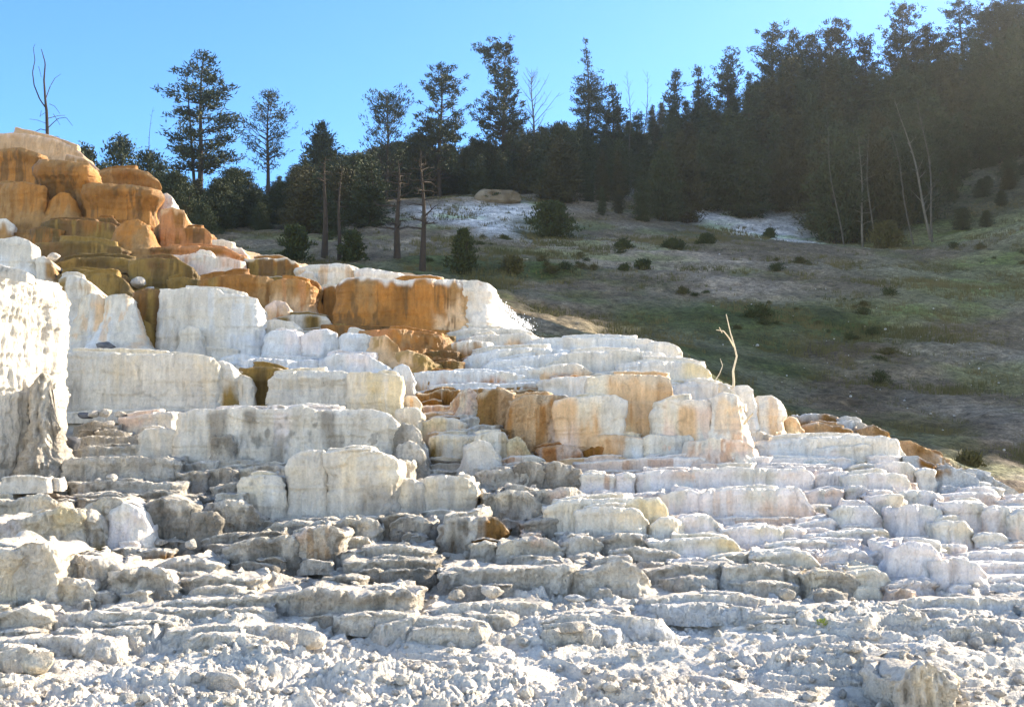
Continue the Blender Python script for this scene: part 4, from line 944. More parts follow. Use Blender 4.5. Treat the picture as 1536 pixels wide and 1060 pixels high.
def terrain():
    kf = np.concatenate([-np.tan(np.radians(np.linspace(72, 31, 40))), np.linspace(-.59, .59, 1240), np.tan(np.radians(np.linspace(31, 72, 40)))])
    yr = np.concatenate([np.geomspace(4.6, 6.4, 40)[:-1], np.geomspace(6.4, 27, 780)[:-1], np.geomspace(27, 160, 420)[:-1], np.geomspace(160, 430, 40)])
    # coarse evaluation, then bilinear
    kc = kf[np.unique(np.r_[np.arange(0, len(kf), 5), len(kf) - 1])]
    yc = yr[np.unique(np.r_[np.arange(0, len(yr), 5), len(yr) - 1])]
    GK, GY = np.meshgrid(kc, yc)
    Z, K, Cc = hz((GK * GY).ravel(), GY.ravel(), True)
    stack = np.concatenate([Z[:, None], K[:, None], Cc], 1).reshape(len(yc), len(kc), 5)

    def interp_ax(a, src, dst, ax):
        i = np.clip(np.searchsorted(src, dst) - 1, 0, len(src) - 2)
        f = (dst - src[i]) / (src[i + 1] - src[i])
        sh = [1, 1, 1]; sh[ax] = -1
        f = f.reshape(sh)
        return np.take(a, i, ax) * (1 - f) + np.take(a, i + 1, ax) * f
    S = interp_ax(interp_ax(stack, yc, yr, 0), kc, kf, 1)
    Yg, Kg = np.meshgrid(yr, kf, indexing='ij')
    X, Y = (Kg * Yg).astype(np.float32), Yg.astype(np.float32)
    Z, H, Cc = S[..., 0], S[..., 1], S[..., 2:5].copy()
    H = sstep(0.35, 0.65, H + 0.18 * fbm(X * 0.5, Y * 0.5, 0 * X, 77, 3))
    zero = np.zeros_like(X)
    # crust: steps on the slope, lumps and crumbs in front
    slope = sstep(10.0, 13.5, Y) * (1 - H)
    front = (1 - sstep(10.5, 15, Y)) * (1 - H)
    q = (Z + 0.22 * fbm(X * 0.9, Y * 0.9, zero, 5, 3)) / 0.15
    fr = q - np.floor(q)
    st = (np.floor(q) + sstep(0.62, 1.0, fr)) * 0.15 - q * 0.15
    Zd = st * slope * 0.8
    sel = Y[:, 0] < 40
    xs_, ys_ = X[sel], Y[sel]
    z0 = np.zeros_like(xs_)
    wx, wy = xs_ + 0.12 * vn(xs_ * 3, ys_ * 3, z0, 90), ys_ + 0.12 * vn(xs_ * 3, ys_ * 3, z0, 91)
    big = np.abs(vn(wx * 0.6, wy * 1.5, z0, 11)); mid = np.abs(vn(wx * 1.8, wy * 3.4, z0, 12)); sm = np.abs(vn(wx * 6, wy * 7, z0, 13))
    w1, v1 = worley2(wx * 4.6, wy * 6.0, 3); w2, v2 = worley2(wx * 13, wy * 13, 4); w3, v3 = worley2(wx * 29, wy * 29, 6)
    dens = sstep(-0.25, 0.35, vn(wx * 0.8, wy * 1.1, z0, 15))
    def cap(w, r): return np.sqrt(np.maximum(0, r * r - w * w))
    lump = 0.13 * (big - 0.25) + 0.06 * (mid - 0.25) + 0.025 * sm
    w0, v0 = worley2(wx * 1.9, wy * 2.3, 2)
    lump += 0.16 * cap(w0, 0.42) * np.clip(v0 - 0.1, 0, 1) * (0.8 + 0.5 * sm)
    lump += dens * (0.10 * cap(w1, 0.44) * np.clip(v1 + .3, 0, 1.3) + 0.055 * cap(w2, 0.46) * np.clip(v2 + .4, 0, 1.4))
    lump += 0.028 * cap(w3, .5) * (0.3 + 0.7 * dens) + 0.03 * quant(wx * 2.0, wy * 3.6, z0, 17, 3) + 0.022 * fbm(xs_ * 4, ys_ * 5, z0, 16, 5, 0.6)
    lump += 0.06 * quant(wx * 0.55 + 0.3 * vn(wx, wy, z0, 24), wy * 1.9, z0, 23, 2.2)
    # broken shelves
    qq = (big * 0.5 + 0.45 * vn(wx * 0.55, wy * 1.6, z0, 19)) * 4.5
    fq = qq - np.floor(qq)
    lump += 0.055 * (np.floor(qq) + sstep(0.8, 1.0, fq) - qq)
    Zd[sel] += lump * (front[sel] + 0.22 * slope[sel])
    m = (sstep(0.3, 0.6, fbm(xs_ * 1.6, ys_ * 2.2, z0, 41, 4, 0.65) + 0.4 * (0.35 - mid)) * 0.55 * (1 - H[sel]))[..., None]
    Cc[sel] = Cc[sel] * (1 - m) + np.array(PAL['G']) * m
    m = (sstep(0.42, 0.7, vn(xs_ * 9, ys_ * 9, z0, 42) * 0.6 + vn(xs_ * 30, ys_ * 30, z0, 43) * 0.5) * 0.5 * (1 - H[sel]))[..., None]
    Cc[sel] = Cc[sel] * (1 - m) + np.array(PAL['X']) * m
    m = (sstep(0.25, 0.6, vn(xs_ * 1.1, ys_ * 1.1, z0, 44)) * 0.15 * (1 - H[sel]))[..., None]
    Cc[sel] = Cc[sel] * (1 - m) + np.array(PAL['K']) * m
    # hill
    Zd += H * (0.30 * fbm(X * 0.35, Y * 0.35, zero, 21, 4) + 0.10 * fbm(X * 1.7, Y * 1.7, zero, 22, 3))
    g = sstep(0.1, 0.5, fbm(X * 0.28, Y * 0.28, zero, 51, 4))[..., None] * H[..., None] * 0.6
    Cc = Cc * (1 - g) + Cc * np.array([0.75, 1.0, 0.5]) * g
    pale = (sstep(0.35, 0.6, fbm(X * 0.8, Y * 0.5, zero, 52, 4)) * H * 0.5)[..., None]
    Cc = Cc * (1 - pale) + Cc * 1.7 * pale
    V = np.stack([X, Y, Z + Zd], -1)
    R, Kn = X.shape
    idx = np.arange(R * Kn).reshape(R, Kn)
    F = np.stack([idx[:-1, :-1], idx[:-1, 1:], idx[1:, 1:], idx[1:, :-1]], -1).reshape(-1, 4)
    hf = (H[:-1, :-1].ravel() > 0.5)
    V = V.reshape(-1, 3); Cc = Cc.reshape(-1, 3)
    for name, msk, mat in (('ground', ~hf, M_CRUST), ('hillside', hf, M_HILL)):
        f = F[msk]
        u, inv = np.unique(f, return_inverse=True)
        me = mesh_np(name, V[u], inv.reshape(f.shape), Cc[u])
        tag(link(name, me, mat), kind='structure')


terrain()

for label, name, cat, group, built in TERR:
    if len(built) == 1:
        (V, F, C, base), k = built[0]
        o = link(name, mesh_np(name, V - np.array(base), F, C), M_DRY if k == 'd' else M_WET, loc=base)
        tag(o, label, cat, group)
    else:
        base = np.array(built[0][0][3])
        e = tag(empty(name, base), label, cat, group)
        for (V, F, C, b), k in built:
            link('ledge', mesh_np('ledge', V - base, F, C), M_DRY if k == 'd' else M_WET, e)
TERR.clear()


# ------------------------------------------------------------------ trees
def tube(path, rad, sides=6):
    """Tapered tube through the points of path."""
    P = np.asarray(path, float); n = len(P)
    T = np.gradient(P, axis=0); T /= np.linalg.norm(T, axis=1, keepdims=True) + 1e-9
    ref = np.where(np.abs(T[:, 2:3]) > 0.9, [[1.0, 0, 0]], [[0, 0, 1.0]])
    A = np.cross(T, ref); A /= np.linalg.norm(A, axis=1, keepdims=True) + 1e-9
    B = np.cross(T, A)
    a = np.linspace(0, 2 * math.pi, sides, endpoint=False)
    V = P[:, None] + np.asarray(rad)[:, None, None] * (A[:, None] * np.cos(a)[None, :, None] + B[:, None] * np.sin(a)[None, :, None])
    i = np.arange(n - 1)[:, None] * sides; j = np.arange(sides)[None]; j2 = (j + 1) % sides
    F = np.stack([i + j, i + j2, i + sides + j2, i + sides + j], -1).reshape(-1, 4)
    return V.reshape(-1, 3), F


class Mesher:
    def __init__(s): s.V, s.F, s.n = [], [], 0

    def add(s, V, F):
        s.V.append(V); s.F.append(F + s.n); s.n += len(V)

    def mesh(s, name, smooth=True):
        return mesh_np(name, np.concatenate(s.V), np.concatenate(s.F), None, smooth)


def needles(rng, C, per, length, width, spread, out=None, up=0.3):
    """Sprays of narrow leaf faces round the clump centres C."""
    n = len(C) * per
    c = np.repeat(C, per, 0) + rng.normal(0, 1, (n, 3)) * spread * np.array([1, 1, 0.7])
    d = rng.normal(0, 1, (n, 3))
    if out is not None: d += np.repeat(out, per, 0) * 1.0
    d[:, 2] += up
    d /= np.linalg.norm(d, axis=1, keepdims=True) + 1e-9
    s = np.cross(d, rng.normal(0, 1, (n, 3))); s /= np.linalg.norm(s, axis=1, keepdims=True) + 1e-9
    ln = length * rng.uniform(0.6, 1.3, (n, 1)); w = width * rng.uniform(0.7, 1.3, (n, 1))
    V = np.stack([c - d * ln * 0.4, c + s * w, c + d * ln * 0.6, c - s * w], 1).reshape(-1, 3)
    return V, np.arange(n * 4).reshape(-1, 4)


def conifer(seed, H, prof, cb=0.15, nbr=90, pitch=0.1, tip=0.25, tuft=(14, .34, .05, .16), start=0.35, trunk_r=None, lean=0.0, wob=0.02, dead_low=0, az=None, side=0.6, spacing=0.32):
    """prof: list of (height share, radius towards -x, radius towards +x) in metres."""
    rng = np.random.default_rng(seed)
    P = np.array(prof, float)
    tr = trunk_r or 0.016 * H + 0.03
    tz = np.linspace(0, 1, 14)
    ph = rng.uniform(0, 6, 2)
    sx = lean * H * tz ** 1.6 + wob * H * np.sin(tz * 5 + ph[0]) * tz; sy = wob * H * np.sin(tz * 4 + ph[1]) * tz
    spine = np.stack([sx, sy, tz * H * 0.985], 1)
    tm, cm = Mesher(), Mesher()
    tm.add(*tube(spine, tr * (1 - tz * 0.93) ** 0.9, 7))
    cen, outs = [], []

    def sp_at(t): return np.array([np.interp(t, tz, spine[:, k]) for k in range(3)])
    ts = np.sort(np.r_[rng.uniform(cb, 0.99, nbr)])
    a = rng.uniform(0, 6.28)
    for i, t in enumerate(ts):
        a += 2.39996 + rng.normal(0, 0.3)
        ca, sa = math.cos(a), math.sin(a)
        rl_, rr_ = np.interp(t, P[:, 0], P[:, 1]), np.interp(t, P[:, 0], P[:, 2])
        r = (rr_ if ca > 0 else rl_) * abs(ca) + 0.5 * (rl_ + rr_) * (1 - abs(ca))
        r = max(0.12, r * rng.uniform(0.62, 1.1))
        o = sp_at(t)
        pt = pitch + rng.normal(0, 0.12)
        s = np.linspace(0, 1, 5)
        path = np.stack([o[0] + ca * r * s + rng.normal(0, .03) * r * s * s, o[1] + sa * r * s, o[2] + r * (pt * s + tip * s * s)], 1)
        path[1:-1] += rng.normal(0, 0.03 * r, (3, 3))
        tm.add(*tube(path, np.maximum(0.008, tr * 0.34 * (0.35 + 0.65 * (1 - t)) * (1 - 0.85 * s)), 4))
        m = max(1, int(r * (1 - start) / spacing + rng.uniform(0, 1)))
        for q in np.linspace(start + 0.1, 1.0, m):
            pc = np.array([np.interp(q, s, path[:, k]) for k in range(3)])
            cen.append(pc); outs.append((ca, sa, tip + pitch))
            wdt = side * r * (1 - q) * 0.9
            if wdt > spacing * 0.6:
                for sg in (-1, 1):
                    cen.append(pc + np.array([-sa * sg * wdt, ca * sg * wdt, rng.normal(0, .08)])); outs.append((ca - sa * sg, sa + ca * sg, tip))
    cen.append(sp_at(1.0)); outs.append((0, 0, 1.0))
    C, O = np.array(cen), np.array(outs)
    C = C + rng.normal(0, 0.05, C.shape)
    cm.add(*needles(rng, C, tuft[0], tuft[1], tuft[2], tuft[3], O, 0.35))
    for _ in range(dead_low):
        t = rng.uniform(0.12, max(cb, 0.3)); o = sp_at(t); aa = rng.uniform(0, 6.28); r = rng.uniform(.4, 1.3)
        s = np.linspace(0, 1, 4)
        tm.add(*tube(np.stack([o[0] + math.cos(aa) * r * s, o[1] + math.sin(aa) * r * s, o[2] + r * (-.1 * s + .1 * s * s)], 1), .03 * (1 - .8 * s), 4))
    return tm.mesh('trunk'), cm.mesh('crown', False)


def bush(seed, H, R, point=0.5, n=420, per=16, leaf=(.2, .035, .12)):
    """A dense juniper: clumps through an egg or cone shaped volume, with a few bare stems."""
    rng = np.random.default_rng(seed)
    t = rng.uniform(0.02, 1, n) ** 0.9
    rad = R * np.minimum(1, (t / 0.22) ** 0.5) * (1 - t) ** point
    a = rng.uniform(0, 6.28, n)
    rr = rad * np.sqrt(rng.uniform(0.05, 1.0, n)) * (1 + 0.34 * np.sin(a * 3 + t * 5 + seed) + 0.28 * np.sin(a * 5 + t * 9 + seed * 2) + 0.25 * np.sin(t * 14 + a * 2 + seed))
    C = np.stack([np.cos(a) * rr, np.sin(a) * rr, t * H * 0.93], 1) + rng.normal(0, .07 * R, (n, 3)) * np.array([1, 1, .6])
    C[:, 2] = np.maximum(C[:, 2], 0.03)
    O = np.stack([np.cos(a), np.sin(a), 0 * a + .7], 1)
    tm, cm = Mesher(), Mesher()
    cm.add(*needles(rng, C, per, leaf[0], leaf[1], leaf[2], O, 0.7))
    s = np.linspace(0, 1, 6)
    for k in range(5):
        aa = rng.uniform(0, 6.28); l = R * rng.uniform(.1, .5)
        tm.add(*tube(np.stack([np.cos(aa) * l * s, np.sin(aa) * l * s, H * .8 * s], 1), (.02 * H + .01) * (1 - .9 * s), 5))
    return tm.mesh('trunk'), cm.mesh('crown', False)


def dead_tree(seed, H, prof, nbr=26, cb=0.15, up=0.5, curve=0.25, tr=None, lean=0.0, twigs=4, wob=0.02):
    rng = np.random.default_rng(seed)
    P = np.array(prof, float)
    tm, bm_ = Mesher(), Mesher()
    tr = tr or 0.013 * H + 0.02
    tz = np.linspace(0, 1, 14)
    ph = rng.uniform(0, 6, 2)
    spine = np.stack([lean * H * tz + wob * H * np.sin(tz * 6 + ph[0]) * tz, wob * H * np.sin(tz * 5 + ph[1]) * tz, tz * H], 1)
    tm.add(*tube(spine, tr * (1 - .93 * tz), 7))
    a = rng.uniform(0, 6)
    for t in np.sort(rng.uniform(cb, .97, nbr)):
        a += 2.4 + rng.normal(0, .4)
        ca, sa = math.cos(a), math.sin(a)
        r = max(.15, np.interp(t, P[:, 0], P[:, 1] if ca < 0 else P[:, 2]) * rng.uniform(.6, 1.1))
        o = np.array([np.interp(t, tz, spine[:, k]) for k in range(3)])
        s = np.linspace(0, 1, 6)
        cv = curve * rng.uniform(.3, 1.3)
        path = np.stack([o[0] + ca * r * s, o[1] + sa * r * s, o[2] + r * (up * rng.uniform(.5, 1.3) * s + cv * s * s)], 1)
        path[1:] += np.cumsum(rng.normal(0, .025 * r, (5, 3)), 0)
        br = max(.012, tr * .4 * (1 - .6 * t))
        bm_.add(*tube(path, br * (1 - .8 * s), 5))
        for _ in range(twigs):
            q = rng.uniform(.3, .95); pc = np.array([np.interp(q, s, path[:, k]) for k in range(3)])
            dv = np.array([ca, sa, up + .2]) + rng.normal(0, .6, 3); dv /= np.linalg.norm(dv)
            l = r * rng.uniform(.15, .4)
            ss = np.linspace(0, 1, 3)
            bm_.add(*tube(pc + dv * l * ss[:, None] + np.array([0, 0, .15 * l]) * ss[:, None] ** 2, max(.008, br * .4) * (1 - .7 * ss), 4))
    return tm.mesh('trunk'), bm_.mesh('branches')


def plant(kind, label, cat, meshes, mats, loc, rot=0.0, group=None, scale=1.0, second='crown'):
    e = tag(empty(kind, loc), label, cat, group)
    e.rotation_euler = (0, 0, rot); e.scale = (scale,) * 3
    link('trunk', meshes[0], mats[0], e); link(second, meshes[1], mats[1], e)
    return e


def stand(x, ytop, d=None, ybase=None):
    """Foot and height of a tree whose top shows at x, ytop: its foot stands on the terrain d metres off, or where ybase is seen."""
    if ybase is not None:
        X, Y, Z = hit(x, ybase)
    else:
        p = at(x, ytop, d); X, Y = float(p[0]), d
        Z = float(hz(X, Y)[0])
    H = float(at(x, ytop, Y)[2]) - Z
    return (X, Y, Z - 0.12), H + 0.12, Y / FPX


TG = 'trees standing against the sky'
PINE = (22, .42, .045, .20)
# big two-stemmed pine
loc, H, u = stand(303, 76, 84)
p1 = conifer(11, H, [(.28, 48 * u, 40 * u), (.42, 62 * u, 55 * u), (.52, 40 * u, 50 * u), (.62, 58 * u, 66 * u), (.72, 60 * u, 70 * u), (.82, 46 * u, 34 * u), (.92, 34 * u, 26 * u), (1, 8 * u, 8 * u)], cb=.26, nbr=62, pitch=.16, tip=.12, tuft=(24, .42, .05, .24), start=.45, trunk_r=.26, spacing=.5, dead_low=14, lean=.02)
e = plant('pine_tree', 'tall open crowned double stemmed pine against the sky behind the brown hilltop pillars', 'tree', p1, (M_BARK, M_NEEDLE), loc, group=TG)
tm = Mesher(); s = np.linspace(0, 1, 9)
tm.add(*tube(np.stack([-.3 - 1.0 * s, 0.5 + 0 * s, s * H * .86], 1) + np.array([0, 0, 0]), .17 * (1 - .85 * s), 7))
link('trunk', tm.mesh('trunk'), M_BARK, e)
loc, H, u = stand(404, 135, 88)
plant('pine_tree', 'round topped thin pine with a bare lower trunk, right of the tall double stemmed pine', 'tree',
      conifer(12, H, [(.3, 30 * u, 20 * u), (.45, 46 * u, 30 * u), (.6, 44 * u, 46 * u), (.75, 28 * u, 44 * u), (.88, 20 * u, 26 * u), (1, 12 * u, 10 * u)], cb=.3, nbr=70, pitch=.45, tip=.2, tuft=(12, .34, .035, .2), start=.5, trunk_r=.2, spacing=.45, dead_low=16), (M_BARK, M_NEEDLE), loc, group=TG)
loc, H, u = stand(484, 184, 92)
plant('pine_tree', 'narrow pointed pine between the round topped thin pine and the bushy pair', 'tree',
      conifer(13, H, [(.2, 40 * u, 40 * u), (.5, 34 * u, 34 * u), (.75, 26 * u, 24 * u), (.92, 14 * u, 12 * u), (1, 4 * u, 4 * u)], cb=.15, nbr=95, pitch=.2, tip=.15, tuft=PINE, start=.3, spacing=.45), (M_BARK, M_NEEDLE), loc, group=TG)
loc, H, u = stand(581, 146, 94)
plant('pine_tree', 'ragged multi-branched pine with thin bare twigs showing on its left side', 'tree',
      conifer(14, H, [(.2, 40 * u, 40 * u), (.5, 34 * u, 34 * u), (.7, 34 * u, 34 * u), (.88, 26 * u, 30 * u), (1, 12 * u, 16 * u)], cb=.2, nbr=75, pitch=.75, tip=.3, tuft=(14, .36, .04, .2), start=.45, spacing=.45, dead_low=20), (M_BARK, M_NEEDLE), loc, group=TG)
loc, H, u = stand(660, 97, 98)
plant('pine_tree', 'tall dense pine with layered upswept branches left of the windswept pine', 'tree',
      conifer(15, H, [(.2, 44 * u, 50 * u), (.4, 46 * u, 50 * u), (.55, 50 * u, 44 * u), (.68, 54 * u, 36 * u), (.8, 30 * u, 36 * u), (.92, 20 * u, 26 * u), (1, 8 * u, 10 * u)], cb=.12, nbr=72, pitch=.18, tip=.3, tuft=(24, .40, .045, .17), start=.42, spacing=.42, side=.45), (M_BARK, M_NEEDLE), loc, group=TG)
loc, H, u = stand(756, 66, 104)
plant('pine_tree', 'windswept pine whose thick flag-like top leans out to the left', 'tree',
      conifer(16, H, [(.15, 50 * u, 40 * u), (.45, 46 * u, 40 * u), (.58, 34 * u, 30 * u), (.68, 16 * u, 18 * u), (.78, 40 * u, 18 * u), (.88, 66 * u, 14 * u), (.95, 44 * u, 12 * u), (1, 10 * u, 14 * u)], cb=.1, nbr=110, pitch=.42, tip=.22, tuft=(26, .40, .045, .17), start=.4, spacing=.42, side=.4, wob=.008), (M_BARK, M_NEEDLE), loc, group=TG)
loc, H, u = stand(880, 58, 110)
plant('spruce_tree', 'slender spire-topped spruce with sparse whorled branches, tallest in the middle of the skyline', 'tree',
      conifer(17, H, [(.2, 34 * u, 34 * u), (.45, 30 * u, 34 * u), (.62, 26 * u, 28 * u), (.75, 20 * u, 20 * u), (.84, 9 * u, 9 * u), (.93, 5 * u, 5 * u), (1, 5 * u, 5 * u)], cb=.1, nbr=105, pitch=-.08, tip=.28, tuft=(15, .36, .04, .16), start=.2, spacing=.42, trunk_r=.2), (M_BARK, M_NEEDLE), loc, group=TG)
for x, yt, d, sd, lab, pr, pt in [
        (918, 126, 112, 21, 'squat flat topped pine just right of the slender spire-topped spruce', [(.3, 24, 24), (.6, 26, 24), (.8, 18, 18), (1, 8, 8)], .15),
        (1012, 106, 116, 22, 'small clumpy pine, left of the twin small pines on the skyline', [(.3, 20, 20), (.6, 18, 16), (.8, 16, 14), (1, 8, 10)], .3),
        (1046, 100, 117, 23, 'small narrow pine next to the clumpy one on the skyline', [(.3, 20, 20), (.6, 16, 18), (.8, 14, 14), (1, 7, 7)], .3),
        (1092, 69, 118, 24, 'pointed mid height pine where the dense wood begins to rise', [(.2, 34, 36), (.5, 26, 30), (.7, 22, 24), (.88, 14, 16), (1, 5, 5)], .25),
        (1160, 37, 120, 25, 'broad rounded pine heading the dense wood', [(.2, 40, 40), (.5, 36, 40), (.75, 34, 36), (.9, 24, 26), (1, 12, 14)], .35),
        (1186, 44, 122, 26, 'blunt topped pine pressed against the right of the broad rounded pine', [(.2, 36, 40), (.6, 30, 34), (.85, 18, 24), (1, 8, 8)], .3),
        (1216, 52, 124, 27, 'small round pine top in the dip of the wooded skyline', [(.2, 36, 36), (.6, 28, 28), (.85, 20, 20), (1, 10, 10)], .35),
        (1246, 46, 124, 28, 'pine with two spiky limbs thrown out to its upper right', [(.2, 36, 36), (.6, 30, 34), (.8, 22, 34), (.92, 14, 36), (1, 8, 26)], .75),
        (1298, 58, 126, 29, 'rounded bushy pine left of the tall domed pine', [(.2, 40, 40), (.6, 30, 30), (.85, 22, 22), (1, 12, 12)], .3),
        (1354, 6, 128, 30, 'tall domed pine with an egg shaped crown, right of centre on the wooded ridge', [(.15, 44, 44), (.4, 34, 34), (.6, 36, 36), (.75, 32, 32), (.88, 22, 22), (.96, 12, 12), (1, 5, 5)], .5),
        (1392, 42, 128, 31, 'lower rounded pine tucked beside the tall domed pine', [(.2, 40, 40), (.6, 34, 36), (.85, 24, 26), (1, 12, 12)], .3),
        (1490, 4, 130, 33, 'thick leafy pine near the upper right corner', [(.15, 50, 50), (.5, 44, 40), (.8, 34, 30), (1, 16, 12)], .35),
        (1532, -16, 130, 34, 'pine cut off by the upper right corner of the picture', [(.15, 50, 50), (.5, 40, 40), (.8, 30, 30), (1, 12, 12)], .35)]:
    loc, H, u = stand(x, yt, d)
    plant('pine_tree', lab, 'tree', conifer(sd, H, [(a, b * u, c * u) for a, b, c in pr], cb=.06, nbr=84, pitch=pt, tip=.25, tuft=(26, .40, .05, .20), start=.35, spacing=.5, side=.45), (M_BARK, M_NEEDLE2 if x > 1200 else M_NEEDLE), loc, group=TG)
loc, H, u = stand(1441, -12, 126)
plant('spruce_tree', 'open spruce with long separate drooping then upturned branches near the upper right corner', 'tree',
      conifer(32, H, [(.2, 40 * u, 40 * u), (.6, 34 * u, 34 * u), (.8, 30 * u, 32 * u), (.9, 18 * u, 18 * u), (1, 4 * u, 4 * u)], cb=.1, nbr=75, pitch=-.15, tip=.4, tuft=(14, .36, .04, .15), start=.2, spacing=.45), (M_BARK, M_NEEDLE), loc, group=TG)
# dead trees
loc, H, u = stand(70, 76, 52)
loc = (loc[0], loc[1], loc[2])
DG_ = 'dead bare trees'
tm, bm_ = Mesher(), Mesher()
hx = lambda x, y, d=50: np.array([float(v) for v in at(x, y, d)])
foot = hx(72, 250)


def limb(m, seq, r0, r1, d=50, off=0.0, org=None):
    P = np.array([hx(x, y, d) for x, y in seq]) - (foot if org is None else org)
    n = len(P); t = np.linspace(0, 1, 4 * n)
    Q = np.stack([np.interp(t, np.linspace(0, 1, n), P[:, k]) for k in range(3)], 1)
    Q[:, 1] += off * t
    m.add(*tube(Q, r0 + (r1 - r0) * t, 6))


limb(tm, [(72, 250), (71, 200), (70, 168), (68, 150), (66, 120), (68, 95), (62, 74)], .09, .015)
for sq, r, off in [([(70, 164), (61, 150), (54, 130), (53, 112), (58, 95), (57, 78), (61, 73)], .09, -.6), ([(68, 150), (73, 128), (78, 114), (85, 106)], .05, .5), ([(58, 100), (62, 116)], .03, 0), ([(71, 178), (82, 170), (87, 166)], .05, .8),
                   ([(71, 193), (82, 186), (92, 181), (106, 181), (118, 195)], .055, -.7), ([(70, 196), (58, 192), (48, 194), (43, 202)], .055, .6), ([(71, 206), (84, 203), (91, 211)], .04, .4), ([(70, 168), (62, 165), (47, 166)], .035, .9),
                   ([(62, 166), (60, 176)], .025, 0), ([(80, 171), (88, 182), (94, 190)], .03, -.3), ([(71, 186), (62, 184), (56, 186)], .03, -.8), ([(74, 156), (80, 158), (86, 168)], .035, .3)]:
    limb(bm_, sq, r * .4, .008, off=off)
plant('dead_tree', 'bare dead snag with curling limbs behind the pale dome cap at upper left', 'tree', (tm.mesh('trunk'), bm_.mesh('branches')), (M_BARK, M_BARK), foot, group=DG_, second='branches')
for x, yt, d, sd, lab, pr, nb, mt, kw in [
        (800, 104, 104, 41, 'bare grey dead tree with forking upswept limbs right of the windswept pine', [(.3, 16, 26), (.55, 26, 40), (.75, 20, 34), (1, 6, 6)], 30, M_GREYBARK, dict(up=1.0, curve=.3, cb=.4, tr=.16)),
        (943, 106, 114, 42, 'thin bare sapling-like snag, left one of the pair right of the squat pine', [(.3, 14, 14), (1, 6, 6)], 16, M_GREYBARK, dict(up=1.3, curve=.2, cb=.4, tr=.09)),
        (962, 108, 115, 43, 'thin bare snag leaning right, right one of the pair right of the squat pine', [(.3, 14, 14), (1, 6, 6)], 16, M_GREYBARK, dict(up=1.3, curve=.2, cb=.4, tr=.09, lean=.06)),
        (228, 160, 80, 44, 'thin bare spike rising from the low trees left of the double stemmed pine', [(.3, 5, 5), (1, 3, 3)], 8, M_BARK, dict(up=.8, cb=.6, tr=.06))]:
    loc, H, u = stand(x, yt, d)
    plant('dead_tree', lab, 'tree', dead_tree(sd, H, [(a, b * u, c * u) for a, b, c in pr], nb, **kw), (mt, mt), loc, group=DG_, second='branches')
for x, yb, yt, sd, lab, pr, nb, mt, kw in [
        (596, 392, 240, 45, 'dark dead pine trunk with curving bare boughs, left of the split white barked one', [(.2, 24, 24), (.5, 36, 22), (.75, 28, 24), (1, 10, 10)], 26, M_BARK, dict(up=.3, curve=-.2, cb=.3, tr=.2)),
        (634, 408, 225, 46, 'dead pine whose bark peels to white wood, standing behind the white scalloped ledge', [(.2, 24, 30), (.5, 30, 34), (.75, 30, 40), (1, 10, 10)], 26, M_BARK, dict(up=.35, curve=-.2, cb=.35, tr=.17)),
        (1290, 330, 205, 47, 'straight pale trunked dead tree before the dark wood on the right', [(.2, 20, 24), (.5, 16, 20), (1, 5, 5)], 20, M_PALEBARK, dict(up=.5, curve=-.3, cb=.15, tr=.10)),
        (1262, 255, 165, 48, 'slim pale leaning trunk left of the straight pale trunked dead tree', [(.2, 8, 8), (1, 4, 4)], 10, M_GREYBARK, dict(up=.6, cb=.3, tr=.06, lean=-.14, wob=.04)),
        (1308, 262, 190, 49, 'slim pale trunk leaning left, right of the straight pale trunked dead tree', [(.2, 10, 10), (1, 4, 4)], 10, M_GREYBARK, dict(up=.6, cb=.3, tr=.07, lean=-.06, wob=.04)),
        (1392, 280, 150, 50, 'stout white trunked dead tree leaning left against the wood, far right', [(.2, 14, 18), (.6, 14, 16), (1, 5, 5)], 16, M_PALEBARK, dict(up=.9, cb=.2, tr=.13, lean=-.2, wob=.04)),
        (1393, 275, 145, 51, 'paler upright fork beside the stout white trunked dead tree', [(.2, 14, 22), (.6, 10, 16), (1, 5, 5)], 14, M_GREYBARK, dict(up=1.0, cb=.2, tr=.10, lean=-.04, wob=.035)),
        (1366, 250, 170, 52, 'thin grey dead trunk sloping behind the stout white one', [(.3, 10, 10), (1, 4, 4)], 8, M_GREYBARK, dict(up=.9, cb=.3, tr=.07, lean=-.18, wob=.04)),
        (487, 386, 235, 53, 'dark straight pine trunk at the left of the pale hollow behind the terraces', [(.2, 10, 10), (1, 14, 14)], 18, M_BARK, dict(up=-.1, cb=.35, tr=.2)),
        (509, 392, 250, 54, 'dark thin pine trunk beside the straight one in the pale hollow', [(.2, 10, 10), (1, 12, 12)], 14, M_BARK, dict(up=-.1, cb=.35, tr=.13)),
        (558, 342, 240, 55, 'far thin dark trunk on the rim of the pale hollow', [(.2, 8, 8), (1, 10, 10)], 10, M_BARK, dict(up=0, cb=.35, tr=.14)),
        (928, 300, 245, 56, 'faint grey trunk at the edge of the wood, above the grey gully', [(.2, 8, 8), (1, 8, 8)], 10, M_GREYBARK, dict(up=.2, cb=.35, tr=.13))]:
    loc, H, u = stand(x, yt, 81.5 + (sd % 3)) if 47 <= sd <= 52 else stand(x, yt, ybase=yb)
    plant('dead_tree', lab, 'tree', dead_tree(sd, H, [(a, b * u, c * u) for a, b, c in pr], nb, **kw), (mt, mt), loc, group=DG_, second='branches')

